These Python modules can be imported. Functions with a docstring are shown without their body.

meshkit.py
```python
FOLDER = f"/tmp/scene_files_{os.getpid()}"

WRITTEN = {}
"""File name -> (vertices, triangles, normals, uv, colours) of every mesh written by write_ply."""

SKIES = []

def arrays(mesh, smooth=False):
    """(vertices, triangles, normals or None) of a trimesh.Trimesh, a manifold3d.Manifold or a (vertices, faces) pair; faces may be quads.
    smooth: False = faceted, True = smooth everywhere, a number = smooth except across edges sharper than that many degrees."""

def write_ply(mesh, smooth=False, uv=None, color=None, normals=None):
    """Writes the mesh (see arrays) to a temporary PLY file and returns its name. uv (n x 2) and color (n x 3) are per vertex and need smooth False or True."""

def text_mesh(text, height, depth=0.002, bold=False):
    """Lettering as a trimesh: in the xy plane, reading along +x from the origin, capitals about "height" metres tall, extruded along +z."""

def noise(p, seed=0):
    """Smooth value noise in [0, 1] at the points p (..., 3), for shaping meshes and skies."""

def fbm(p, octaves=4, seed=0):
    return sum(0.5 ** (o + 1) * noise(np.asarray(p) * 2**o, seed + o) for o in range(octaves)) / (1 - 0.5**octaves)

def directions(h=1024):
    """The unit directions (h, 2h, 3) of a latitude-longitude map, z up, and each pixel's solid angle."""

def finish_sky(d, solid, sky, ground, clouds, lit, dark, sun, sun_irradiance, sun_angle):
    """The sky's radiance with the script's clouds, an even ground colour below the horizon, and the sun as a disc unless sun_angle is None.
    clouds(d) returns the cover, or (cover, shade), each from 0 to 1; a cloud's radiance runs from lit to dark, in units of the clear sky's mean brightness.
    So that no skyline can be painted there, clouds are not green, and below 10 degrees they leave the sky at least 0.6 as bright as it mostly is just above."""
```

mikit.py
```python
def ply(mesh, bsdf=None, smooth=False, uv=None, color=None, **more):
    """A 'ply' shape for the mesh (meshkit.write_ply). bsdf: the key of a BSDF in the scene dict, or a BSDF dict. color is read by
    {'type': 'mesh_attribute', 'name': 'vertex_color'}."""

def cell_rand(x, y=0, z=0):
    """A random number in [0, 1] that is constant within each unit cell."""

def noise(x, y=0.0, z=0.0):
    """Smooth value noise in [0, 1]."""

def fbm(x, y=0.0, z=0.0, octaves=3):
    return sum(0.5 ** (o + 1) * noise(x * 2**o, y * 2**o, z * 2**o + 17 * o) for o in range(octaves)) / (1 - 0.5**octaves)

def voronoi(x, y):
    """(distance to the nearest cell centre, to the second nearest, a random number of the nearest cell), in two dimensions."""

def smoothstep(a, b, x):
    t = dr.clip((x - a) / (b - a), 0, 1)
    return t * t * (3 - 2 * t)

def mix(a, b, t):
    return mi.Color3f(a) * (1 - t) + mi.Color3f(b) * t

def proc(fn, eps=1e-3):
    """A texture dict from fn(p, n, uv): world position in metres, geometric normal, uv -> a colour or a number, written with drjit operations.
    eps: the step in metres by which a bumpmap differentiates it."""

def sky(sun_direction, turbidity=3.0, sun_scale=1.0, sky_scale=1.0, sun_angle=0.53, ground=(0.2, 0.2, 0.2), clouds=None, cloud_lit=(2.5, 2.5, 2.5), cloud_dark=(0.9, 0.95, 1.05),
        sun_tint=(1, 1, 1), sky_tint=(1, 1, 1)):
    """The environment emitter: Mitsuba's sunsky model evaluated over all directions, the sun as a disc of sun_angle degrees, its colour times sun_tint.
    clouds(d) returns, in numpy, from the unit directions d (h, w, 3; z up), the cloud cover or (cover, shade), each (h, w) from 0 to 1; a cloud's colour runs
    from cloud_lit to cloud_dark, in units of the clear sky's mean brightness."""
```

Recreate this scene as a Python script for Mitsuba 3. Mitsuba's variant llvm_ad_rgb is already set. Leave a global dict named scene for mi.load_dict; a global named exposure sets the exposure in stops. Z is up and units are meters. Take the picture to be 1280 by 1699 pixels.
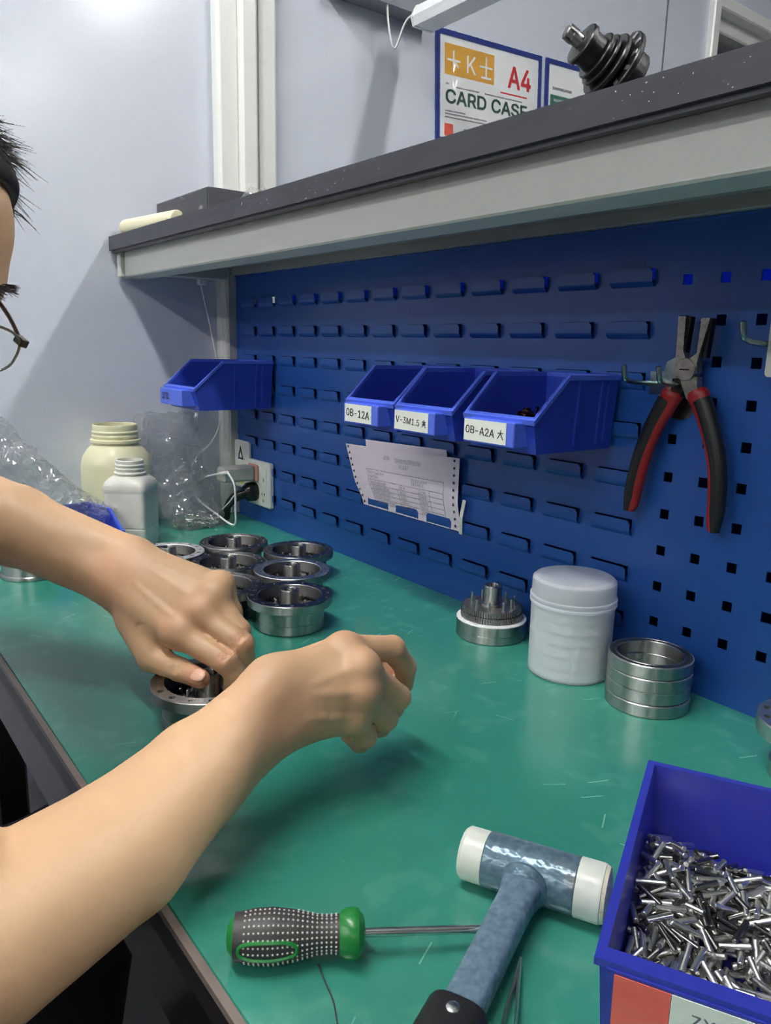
import math, random
import numpy as np, trimesh, manifold3d, shapely, shapely.geometry as sg, shapely.affinity as sa
import drjit as dr, mitsuba as mi
import mikit, meshkit
from mikit import proc, noise, fbm, smoothstep, mix

T = mi.ScalarTransform4f
scene, labels = {}, {}

# ---------------------------------------------------------------- camera, lights, exposure
CAM = (0.4330, -0.6872, 1.0819)
FWD = (-0.7760, 0.5954, -0.2083)
UPV = (-0.1800, 0.1073, 0.9778)
exposure = 2.15
scene['camera'] = {'type': 'perspective', 'fov': 53.2099, 'fov_axis': 'x', 'near_clip': 0.02, 'far_clip': 50.0,
                   'to_world': T().look_at(origin=CAM, target=[CAM[i] + FWD[i] for i in range(3)], up=UPV)}
BT = 0.75                       # bench top
DZ = 1.1524                     # height of the board's top row of holes
CEIL = 2.66
# ceiling batten lamps: (x of the middle, y of the middle, length, radiance)
LAMPS = [(-0.10, -0.86, 1.2, 20.0), (0.88, 0.60, 1.4, 19.0), (0.3, -2.6, 2.4, 10.0), (0.3, -4.3, 2.4, 12.0),
         (3.2, -2.6, 1.2, 13.0), (3.2, 0.62, 1.2, 13.0)]

def lin(r, g, b):
    return [((v / 255) / 12.92 if v / 255 <= 0.04045 else ((v / 255 + 0.055) / 1.055) ** 2.4) for v in (r, g, b)]

def rgb(*c):
    return {'type': 'rgb', 'value': [float(x) for x in lin(*c)]}

# ---------------------------------------------------------------- materials
def mat(name, base, rough=0.5, metal=0.0, spec=0.5, bump=None, bscale=1.0, coat=0.0, coat_gloss=0.9, two=True, **more):
    b = {'type': 'principled', 'base_color': base if isinstance(base, dict) else rgb(*base),
         'roughness': rough if isinstance(rough, dict) else float(rough), 'metallic': float(metal), 'specular': float(spec)}
    if coat: b['clearcoat'], b['clearcoat_gloss'] = float(coat), float(coat_gloss)
    b.update(more)
    if bump is not None:
        b = {'type': 'bumpmap', 'tex': proc(bump[0], bump[1]), 'scale': float(bscale), 'bsdf': b}
    scene[name] = {'type': 'twosided', 'bsdf': b} if two else b
    return name

def col(*c):
    return mi.Color3f(*[float(x) for x in lin(*c)])

def line_scratch(p, freq, ang, width, dens, seed):
    """thin broken scratches: lines along a direction, kept in a few stretches"""
    c, s = math.cos(ang), math.sin(ang)
    u = p.x * c + p.y * s + 0.02 * noise(p.x * 9 + seed, p.y * 9)
    v = -p.x * s + p.y * c
    row = dr.floor(u * freq)
    f = dr.abs(u * freq - row - 0.5 - 0.3 * (mikit.cell_rand(row, seed) - 0.5))
    keep = mikit.cell_rand(row, dr.floor(v * 55 + 7 * mikit.cell_rand(row, seed + 3)), seed + 1)
    return dr.select((f < width) & (keep > 1 - dens), 1.0, 0.0)

def bench_col(p, n, uv):
    base = mix(col(42, 121, 105), col(55, 132, 114), fbm(p.x * 5, p.y * 5, 1.0, 3))
    sc = line_scratch(p, 60, 0.5, 0.03, 0.035, 1) + line_scratch(p, 70, 1.9, 0.03, 0.03, 5) + line_scratch(p, 55, -0.4, 0.028, 0.03, 9)
    patch = smoothstep(0.5, 0.72, fbm(p.x * 7 + 3, p.y * 7 + 1, 0.0, 2))
    worn = smoothstep(0.6, 0.8, fbm(p.x * 60, p.y * 60, 0.0, 2)) * 0.06
    return mix(base, col(150, 205, 190), dr.minimum(0.5 * sc * patch + worn, 0.8))

def wall_rough(p, n, uv):
    return 0.16 + 0.05 * fbm(p.y * 3, p.z * 3, 0.0, 2)

def wall_bump(p, n, uv):
    return 0.0016 * fbm(p.y * 2.2 + 1.3, p.z * 2.6, p.x * 2.0, 2)

mat('m_wall', (204, 208, 220), 0.2, bump=(wall_bump, 5e-3), spec=0.55)
mat('m_wall_plain', (128, 132, 140), 0.5)
mat('m_lid', (200, 154, 116), 0.5)
mat('m_ceiling', (150, 152, 155), 0.7)
mat('m_floor', proc(lambda p, n, uv: mix(col(62, 65, 67), col(78, 81, 82), fbm(p.x * 6, p.y * 6, 0.0, 3))), 0.35)
mat('m_trim', (224, 226, 220), 0.28)
mat('m_trim_groove', (120, 118, 130), 0.4)
mat('m_bench', proc(bench_col), proc(lambda p, n, uv: 0.15 + 0.10 * fbm(p.x * 14, p.y * 14, 2.0, 3)), spec=0.75, coat=0.6, coat_gloss=0.9,
    bump=(lambda p, n, uv: 0.00022 * fbm(p.x * 45, p.y * 45, 0.0, 2), 8e-4))
mat('m_bench_edge', (112, 100, 94), 0.4)
mat('m_apron', (32, 28, 29), 0.22, 0.4, spec=0.6)
mat('m_shelf', proc(lambda p, n, uv: mix(col(46, 47, 53), col(56, 57, 63), fbm(p.x * 20, p.y * 40, p.z * 60, 2))), 0.42)
def chip_col(p, n, uv):
    c = smoothstep(0.945, 0.955, noise(p.x * 330, p.y * 330, p.z * 420))
    return mix(mix(col(44, 45, 52), col(54, 55, 61), fbm(p.x * 20, p.y * 40, p.z * 60, 2)), col(190, 190, 195), c * smoothstep(0.55, 0.7, noise(p.x * 9, 3.0, p.z * 20)))
mat('m_shelf_edge', proc(chip_col), 0.42)
mat('m_white_metal', (190, 192, 184), 0.35)
mat('m_blue_metal', proc(lambda p, n, uv: mix(col(33, 77, 150), col(38, 83, 158), fbm(p.x * 4, p.y * 4, p.z * 4, 2))), 0.3, spec=0.5,
    bump=(lambda p, n, uv: 0.00006 * noise(p.x * 700, p.y * 700, p.z * 700), 5e-4))
scene['m_blue_sheet'] = {'type': 'principledthin', 'base_color': rgb(70, 110, 230), 'roughness': 0.4, 'diff_trans': 1.4, 'spec_trans': 0.0}
mat('m_grey_metal', (140, 143, 141), 0.4)
mat('m_edge_dark', (30, 27, 27), 0.4)
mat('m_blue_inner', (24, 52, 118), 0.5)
mat('m_bin', proc(lambda p, n, uv: mix(col(44, 64, 172), col(50, 72, 182), fbm(p.x * 15, p.y * 15, p.z * 15, 2))), 0.3, spec=0.5)
mat('m_bin_rim', (82, 108, 218), 0.3)
mat('m_bin_dark', proc(lambda p, n, uv: mix(col(44, 51, 152), col(52, 59, 164), fbm(p.x * 15, p.y * 15, p.z * 15, 2))), 0.3, spec=0.5)
def turn_bump(p, n, uv):
    return 0.000012 * noise(p.z * 2600, 0.0, 0.0) + 0.000006 * noise(p.z * 7000, 3.0, 0.0)
def turned(name, c, au, av):
    scene[name] = {'type': 'twosided', 'bsdf': {'type': 'roughconductor', 'material': 'none', 'specular_reflectance': rgb(*c), 'alpha_u': au, 'alpha_v': av, 'distribution': 'ggx'}}
turned('m_steel', (184, 184, 180), 0.05, 0.30)
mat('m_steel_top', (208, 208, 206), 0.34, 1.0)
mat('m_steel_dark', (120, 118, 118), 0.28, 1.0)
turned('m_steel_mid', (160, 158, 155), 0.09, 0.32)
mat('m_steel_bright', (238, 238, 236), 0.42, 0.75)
mat('m_pin_steel', (222, 221, 216), 0.3, 1.0)
mat('m_pin_steel_dark', (120, 119, 116), 0.26, 1.0)
mat('m_chrome', (214, 215, 213), 0.24, 1.0)
mat('m_galv', (150, 165, 165), 0.25, 1.0)
mat('m_black_oxide', (16, 16, 17), 0.3, spec=0.5)
mat('m_black_rubber', (25, 26, 28), 0.42)
mat('m_black_plastic', (20, 20, 21), 0.3)
mat('m_red_grip', (142, 27, 31), 0.4)
mat('m_plier_steel', proc(lambda p, n, uv: mix(col(120, 116, 112), col(165, 160, 152), fbm(p.x * 260, p.y * 260, p.z * 260, 2))), 0.38, 0.85)
mat('m_plier_dark', (34, 33, 33), 0.4, 0.6)
mat('m_jar_cream', (226, 222, 186), 0.35)
mat('m_bottle_white', proc(lambda p, n, uv: mix(col(205, 203, 192), col(228, 226, 216), fbm(p.x * 40, p.y * 40, p.z * 25, 3))), 0.4)
mat('m_socket', (232, 234, 226), 0.3)
mat('m_white_plastic', (228, 228, 226), 0.35)
mat('m_charger', (168, 168, 160), 0.35)
mat('m_yellow', (215, 200, 40), 0.5)
mat('m_red_led', (205, 150, 140), 0.3)
mat('m_paper', (240, 226, 238), 0.75)
mat('m_label_paper', (226, 230, 220), 0.6)
mat('m_label_red', proc(lambda p, n, uv: mix(col(232, 92, 80), col(240, 120, 100), fbm(p.x * 60, p.y * 60, p.z * 60, 2))), 0.5)
mat('m_ink', (52, 52, 60), 0.7)
mat('m_ink_grey', (104, 100, 112), 0.7)
mat('m_ink_green', (34, 70, 62), 0.6)
mat('m_ink_red', (196, 46, 52), 0.6)
mat('m_poster_orange', (222, 168, 66), 0.6)
mat('m_poster_teal', (58, 112, 98), 0.6)
mat('m_poster_coral', (226, 92, 70), 0.6)
mat('m_poster_white', (240, 242, 242), 0.6)
mat('m_poster_frame', (44, 58, 128), 0.35)
mat('m_lamp_white', (232, 234, 236), 0.3)
mat('m_lamp_grey', (132, 136, 144), 0.4)
mat('m_card_dark', proc(lambda p, n, uv: mix(col(52, 53, 58), col(120, 124, 128), smoothstep(0.6, 0.8, fbm(p.x * 40, p.y * 40, p.z * 60, 3)))), 0.3)
mat('m_card_plain', (70, 70, 76), 0.4)
mat('m_cream', (226, 220, 186), 0.35)
def hammered(p, n, uv):
    return 0.0005 * fbm(p.x * 330, p.y * 330, p.z * 330, 2)
mat('m_hammer_blue', proc(lambda p, n, uv: mix(col(78, 104, 124), col(126, 150, 166), fbm(p.x * 330, p.y * 330, p.z * 330, 2))), 0.34, 0.25, bump=(hammered, 6e-4))
mat('m_hammer_head', proc(lambda p, n, uv: mix(mix(col(74, 100, 116), col(112, 136, 150), fbm(p.x * 330, p.y * 330, p.z * 330, 2)), col(140, 126, 116), 0.55 * smoothstep(0.45, 0.75, fbm(p.x * 45, p.y * 45, p.z * 45, 2)) * smoothstep(0.772, 0.779, p.z))),
    0.26, 0.3, bump=(hammered, 6e-4))
mat('m_nylon', proc(lambda p, n, uv: mix(col(204, 208, 196), col(214, 218, 208), fbm(p.x * 90, p.y * 90, p.z * 90, 2))), 0.32)
mat('m_nylon_worn', proc(lambda p, n, uv: mix(col(224, 220, 190), col(150, 118, 70), smoothstep(0.62, 0.8, fbm(p.x * 170, p.y * 170, p.z * 170, 3)))), 0.5)
mat('m_driver_green', (30, 118, 52), 0.3)
mat('m_driver_grip', (54, 52, 52), 0.5)
mat('m_driver_dot', (196, 192, 186), 0.4)
mat('m_cloth_shirt', (40, 44, 58), 0.9)
mat('m_cloth_black', (10, 10, 13), 0.9)
mat('m_hair', (34, 25, 24), 0.55)
mat('m_lip', (176, 104, 92), 0.5)
mat('m_eye_white', (226, 222, 216), 0.2)
mat('m_eye_dark', (26, 18, 14), 0.15)
mat('m_nail', (226, 176, 150), 0.28)
mat('m_frame_metal', (170, 160, 140), 0.2, 0.9)
mat('m_frame_brown', (66, 50, 38), 0.3)
mat('m_copper_bits', proc(lambda p, n, uv: mix(col(30, 26, 24), col(190, 140, 100), smoothstep(0.6, 0.75, noise(p.x * 320, p.y * 320, p.z * 320)))), 0.3, 0.7)
mat('m_chair', (24, 25, 27), 0.5)
mat('m_lcd_gasket', (20, 24, 24), 0.5)
mat('m_skin', {'type': 'mesh_attribute', 'name': 'vertex_color'}, 0.46, spec=0.42,
    bump=(lambda p, n, uv: 0.00012 * fbm(p.x * 420, p.y * 420, p.z * 420, 2) + 0.0004 * fbm(p.x * 70, p.y * 70, p.z * 70, 2), 6e-4))
scene['m_glass'] = {'type': 'thindielectric', 'int_ior': 1.5}
scene['m_film'] = {'type': 'blendbsdf', 'weight': 0.06, 'a': {'type': 'thindielectric', 'int_ior': 1.8},
                   'b': {'type': 'twosided', 'bsdf': {'type': 'principled', 'base_color': rgb(225, 226, 222), 'roughness': 0.35}}}
scene['m_film_clear'] = {'type': 'blendbsdf', 'weight': 0.04, 'a': {'type': 'thindielectric', 'int_ior': 1.5},
                         'b': {'type': 'twosided', 'bsdf': {'type': 'principled', 'base_color': rgb(225, 226, 222), 'roughness': 0.3}}}
scene['m_canister'] = {'type': 'blendbsdf', 'weight': 0.42, 'a': {'type': 'thindielectric', 'int_ior': 1.45},
                       'b': {'type': 'principledthin', 'base_color': rgb(246, 248, 252), 'roughness': 0.35, 'diff_trans': 0.5, 'spec_trans': 0.0}}

# ---------------------------------------------------------------- mesh helpers
def cat(*ms):
    flat = []
    for m in ms: flat += list(m) if isinstance(m, (list, tuple)) else [m]
    return trimesh.util.concatenate(flat)

def tf(m, M):
    m = m.copy(); m.apply_transform(M); return m

def mv(m, x=0, y=0, z=0):
    m = m.copy(); m.apply_translation([x, y, z]); return m

def rot(ang, axis, pt=None):
    return trimesh.transformations.rotation_matrix(ang, axis, pt)

def tm_of(man):
    m = man.to_mesh()
    return trimesh.Trimesh(m.vert_properties[:, :3], m.tri_verts, process=False)

def man_of(m):
    return manifold3d.Manifold(manifold3d.Mesh(np.asarray(m.vertices, np.float32), np.asarray(m.faces, np.uint32)))

def box(x0, x1, y0, y1, z0, z1, ch=0.0):
    c = np.array([(x0 + x1) / 2, (y0 + y1) / 2, (z0 + z1) / 2]); h = np.array([x1 - x0, y1 - y0, z1 - z0]) / 2
    if ch <= 0:
        return trimesh.creation.box(extents=2 * h, transform=trimesh.transformations.translation_matrix(c))
    ch = min(ch, h.min() * 0.9)
    pts = []
    for s in np.ndindex(2, 2, 2):
        s = np.array(s) * 2 - 1
        for k in range(3):
            d = h - ch; d[k] = h[k]; pts.append(c + s * d)
    return trimesh.convex.convex_hull(np.array(pts))

def frame_mat(z, x=None, o=(0, 0, 0)):
    z = np.array(z, float); z /= np.linalg.norm(z)
    x = np.array(x if x is not None else ([1, 0, 0] if abs(z[0]) < 0.9 else [0, 1, 0]), float)
    x -= z * (x @ z); x /= np.linalg.norm(x)
    M = np.eye(4); M[:3, 0], M[:3, 1], M[:3, 2], M[:3, 3] = x, np.cross(z, x), z, o
    return M

def lathe(prof, n=64):
    """solid of revolution about z; prof [(r, z)] from the bottom of the axis round the outside to the top of the axis, or a closed loop"""
    prof = [tuple(p) for p in prof]; a = np.arange(n) * 2 * np.pi / n
    closed = prof[0][0] > 1e-9
    v = np.array([[r * np.cos(t), r * np.sin(t), z] for r, z in prof for t in a]); m = len(prof); f = []
    for i in range(m if closed else m - 1):
        j = (i + 1) % m
        for k in range(n):
            l = (k + 1) % n
            f += [[i * n + k, i * n + l, j * n + l], [i * n + k, j * n + l, j * n + k]]
    tm = trimesh.Trimesh(v, f, process=False); tm.merge_vertices(); tm.update_faces(tm.nondegenerate_faces()); tm.remove_unreferenced_vertices()
    return tm

def loft(rings, cap=True):
    n = len(rings[0]); v = np.vstack(rings); f = []
    for i in range(len(rings) - 1):
        for k in range(n):
            l = (k + 1) % n
            f += [[i * n + k, i * n + l, (i + 1) * n + l], [i * n + k, (i + 1) * n + l, (i + 1) * n + k]]
    if cap:
        b = len(v); v = np.vstack([v, rings[0].mean(0), rings[-1].mean(0)]); e = (len(rings) - 1) * n
        for k in range(n):
            l = (k + 1) % n
            f += [[b, l, k], [b + 1, e + k, e + l]]
    return trimesh.Trimesh(v, f, process=False)

def superell(rx, ry, e, z, n=48):
    t = np.arange(n) * 2 * np.pi / n
    return np.stack([rx * np.sign(np.cos(t)) * np.abs(np.cos(t)) ** (2 / e), ry * np.sign(np.sin(t)) * np.abs(np.sin(t)) ** (2 / e), np.full(n, z)], 1)

def spline(pts, n=8):
    p = np.array(pts, float)
    if len(p) < 3: return p
    q = np.vstack([2 * p[0] - p[1], p, 2 * p[-1] - p[-2]]); out = []
    for i in range(1, len(q) - 2):
        for t in np.arange(n) / n:
            out.append(0.5 * (2 * q[i] + (q[i + 1] - q[i - 1]) * t + (2 * q[i - 1] - 5 * q[i] + 4 * q[i + 1] - q[i + 2]) * t * t + (3 * q[i] - q[i - 1] - 3 * q[i + 1] + q[i + 2]) * t ** 3))
    return np.vstack([out, p[-1]])

def tube(path, r, n=10, ry=None, up=(0, 0, 1)):
    """tube along a polyline; r a number or one per point; ry: second half-axis (along the binormal)"""
    p = np.array(path, float); m = len(p); r = np.broadcast_to(np.asarray(r, float), m); ry = r if ry is None else np.broadcast_to(np.asarray(ry, float), m)
    t = np.gradient(p, axis=0); t /= np.linalg.norm(t, axis=1, keepdims=True) + 1e-12
    x = np.cross(up, t[0]); x = x if np.linalg.norm(x) > 1e-3 else np.cross([1, 0, 0], t[0]); rings = []
    a = np.arange(n) * 2 * np.pi / n
    for i in range(m):
        x = x - t[i] * (x @ t[i]); x /= np.linalg.norm(x); y = np.cross(t[i], x)
        rings.append(p[i] + r[i] * np.cos(a)[:, None] * x + ry[i] * np.sin(a)[:, None] * y)
    return loft(rings)

def prism(poly, h, M=None):
    """shapely polygon pulled along +z by h"""
    gs = getattr(poly, 'geoms', [poly])
    m = cat([trimesh.creation.extrude_polygon(g, h, engine='earcut') for g in gs])
    return tf(m, M) if M is not None else m

XZ = np.array([[1, 0, 0, 0], [0, 0, -1, 0], [0, 1, 0, 0], [0, 0, 0, 1.0]])      # plane (x, z), pulled towards -y
YZ = np.array([[0, 0, 1, 0], [1, 0, 0, 0], [0, 1, 0, 0], [0, 0, 0, 1.0]])       # plane (y, z), pulled towards +x

def strokes(lines, w, depth):
    return prism(shapely.union_all([sg.LineString(l).buffer(w / 2, cap_style='round', quad_segs=2) for l in lines]), depth)

def numbered(key):
    if key not in labels and key not in scene and not any(k.startswith(key + '__') for k in scene): return key
    i = 1
    while True:
        k = f'{key}_{i:03d}'
        if k not in labels and k not in scene and not any(q.startswith(k + '__') for q in scene): return k
        i += 1

def thing(name, label, category, group=None):
    k = numbered(name); labels[k] = {'label': label, 'category': category}
    if group: labels[k]['group'] = group
    return k

def ring_ply(mesh, m, smooth=30, **more):
    """with uv round the z axis, so that the turning grooves run along the circumference"""
    mesh = trimesh.graph.smooth_shade(mesh, angle=math.radians(smooth if smooth not in (True, False) else 30), facet_minarea=None)
    v = np.asarray(mesh.vertices); uv = np.stack([np.arctan2(v[:, 1], v[:, 0]) / (2 * math.pi) + 0.5, v[:, 2] * 10 + np.hypot(v[:, 0], v[:, 1]) * 9], 1)
    return mikit.ply(mesh, m, True, uv=uv, **more)

def obj(name, mesh, m, parent=None, smooth=30, label=None, kind=None, M=None, **more):
    """one entry; mesh: a trimesh or a ready ply dict"""
    key = numbered(parent + '__' + name if parent else name)
    d = dict(mesh) if isinstance(mesh, dict) else ring_ply(mesh, m, smooth, **more) if m in ('m_steel', 'm_steel_mid') else mikit.ply(mesh, m, smooth, **more)
    if M is not None: d['to_world'] = T(M.tolist())
    scene[key] = d
    if label or kind:
        labels[key] = {}
        if label: labels[key]['label'] = label
        if kind: labels[key]['kind'] = kind
    return key

def struct(name, mesh, m, **k):
    return obj(name, mesh, m, None, kind='structure', **k)

# ---------------------------------------------------------------- the room
WX = -0.985
struct('floor', box(-1.2, 5.0, -6.0, 3.0, -0.1, 0.0), 'm_floor', smooth=False)
struct('ceiling', box(-1.2, 5.0, -6.0, 3.0, CEIL, CEIL + 0.1), 'm_ceiling', smooth=False)
WY0, WY1, WZ1 = 1.555, 2.55, DZ + 0.93
struct('wall_end', cat(box(WX - 0.1, WX, -6.0, WY0, 0, CEIL), box(WX - 0.1, WX, WY0, WY1, WZ1, CEIL), box(WX - 0.1, WX, WY0, WY1, 0, 0.9), box(WX - 0.1, WX, WY1, 3.0, 0, CEIL)), 'm_wall', smooth=False)
struct('wall_back', box(-1.2, 5.0, 3.0, 3.1, 0, CEIL), 'm_wall_plain', smooth=False)
struct('wall_front', box(-1.2, 5.0, -6.1, -6.0, 0, CEIL), 'm_wall_plain', smooth=False)
struct('wall_side', box(5.0, 5.1, -6.0, 3.0, 0, CEIL), 'm_wall_plain', smooth=False)
# the two upright joint profiles on the end wall, the panel seam and the window further along it
struct('trim_1', cat(box(WX, WX + 0.03, -0.024, 0.020, 0.0, CEIL, 0.006), box(WX, WX + 0.042, 0.016, 0.052, 0.0, CEIL, 0.006)), 'm_trim', smooth=False)
obj('groove', box(WX, WX + 0.006, 0.052, 0.066, 0.0, CEIL), 'm_trim_groove', 'trim_1', smooth=False)
struct('trim_2', box(WX, WX + 0.028, 0.063, 0.099, 0.0, CEIL, 0.006), 'm_trim', smooth=False)
struct('trim_3', box(WX - 0.001, WX + 0.0015, 1.328, 1.334, 0.0, CEIL), 'm_trim_groove', smooth=False)
wf = []
for d, o in ((0.035, 0.018), (0.075, -0.02)):
    a0, a1, b0, b1 = WY0 - 0.02, WY1 + 0.02, 0.88, WZ1 + 0.02
    wf += [box(WX - 0.09, WX + o, a0, a0 + d, b0, b1, 0.004), box(WX - 0.09, WX + o, a1 - d, a1, b0, b1, 0.004),
           box(WX - 0.09, WX + o, a0, a1, b1 - d, b1, 0.004), box(WX - 0.09, WX + o, a0, a1, b0, b0 + d, 0.004)]
obj('frame', cat(wf), 'm_trim', 'window_1', smooth=False)
obj('pane', box(WX - 0.056, WX - 0.054, WY0, WY1, 0.9, WZ1), 'm_glass', 'window_1', smooth=False)
labels['window_1'] = {'kind': 'structure', 'label': 'white framed window in the end wall, upper right above the shelf'}
struct('wall_beyond', box(WX - 1.4, WX - 1.3, 0.8, 3.4, 0.0, CEIL), 'm_lamp_grey', smooth=False)
for k, (x, y, L, e) in enumerate(LAMPS):
    t = thing('ceiling_lamp', f'long white batten lamp on the ceiling, out of the picture', 'lamp', 'ceiling batten lamps')
    obj('housing', box(x - L / 2 - 0.02, x + L / 2 + 0.02, y - 0.045, y + 0.045, CEIL - 0.035, CEIL - 0.001, 0.006), 'm_lamp_white', t, smooth=False)
    obj('diffuser', box(x - L / 2, x + L / 2, y - 0.038, y + 0.038, CEIL - 0.055, CEIL - 0.036), 'm_lamp_white', t, smooth=False,
        emitter={'type': 'area', 'radiance': {'type': 'rgb', 'value': [e * 1.0, e * 1.0, e * 0.97]}})

# ---------------------------------------------------------------- the workbench with its board and upper shelf
BX0, BX1, BY0 = -0.978, 0.75, -0.545
wb = thing('workbench', 'long workbench with green top, blue louvred tool board and dark upper shelf', 'workbench')
obj('worktop', box(BX0, BX1, BY0 + 0.004, 0.35, BT - 0.025, BT, 0.0015), 'm_bench', wb, smooth=False, label='green worktop')
obj('edge_strip', box(BX0, BX1, BY0 - 0.001, BY0 + 0.004, BT - 0.0045, BT + 0.0006), 'm_bench_edge', wb, smooth=False, label='thin brownish edge strip')
obj('edge_core', box(BX0, BX1, BY0 + 0.0005, BY0 + 0.004, BT - 0.025, BT - 0.0046), 'm_edge_dark', wb, smooth=False)
obj('apron', box(BX0, BX1, BY0 + 0.006, BY0 + 0.03, BT - 0.095, BT - 0.026, 0.002), 'm_apron', wb, smooth=False, label='dark metal apron under the edge')
for x in (BX0 + 0.03, BX1 - 0.06):
    for y in (BY0 + 0.06, 0.28):
        obj('leg', box(x, x + 0.05, y, y + 0.05, 0.0, BT - 0.026, 0.004), 'm_apron', wb, smooth=False)
PX0, PX1, PZ0, PZ1 = -0.944, 0.62, BT, DZ + 0.054
HOLE = 0.0098
cut = []
HC = [(c * 0.038, DZ - r * 0.038) for c in range(0, 16) for r in range(10)]
for x, z in HC: cut.append(sg.box(x - HOLE / 2, z - HOLE / 2, x + HOLE / 2, z + HOLE / 2))
LP = [(-0.0605 - 0.0690 * k, DZ + 0.0035 - 0.0507 * r) for r in range(8) for k in range(13)]
LW, LH = 0.050, 0.0170
SOCKET = sg.box(-0.885, DZ - 0.368, -0.799, DZ - 0.282)
for x, z in LP: cut.append(sg.box(x - LW / 2 + 0.001, z - LH * 0.1, x + LW / 2 - 0.001, z + LH / 2 + 0.0005))
sheet = sg.box(PX0, PZ0, PX1, PZ1).difference(shapely.union_all(cut))
obj('tool_board', cat(mv(prism(sheet, 0.0015, XZ), 0, 0.0015, 0), box(PX0, PX1, -0.004, 0.012, PZ1 - 0.0015, PZ1 + 0.0005)), 'm_blue_metal', wb, smooth=False, label='blue steel board with louvres and square holes')
board = wb + '__tool_board'
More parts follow.
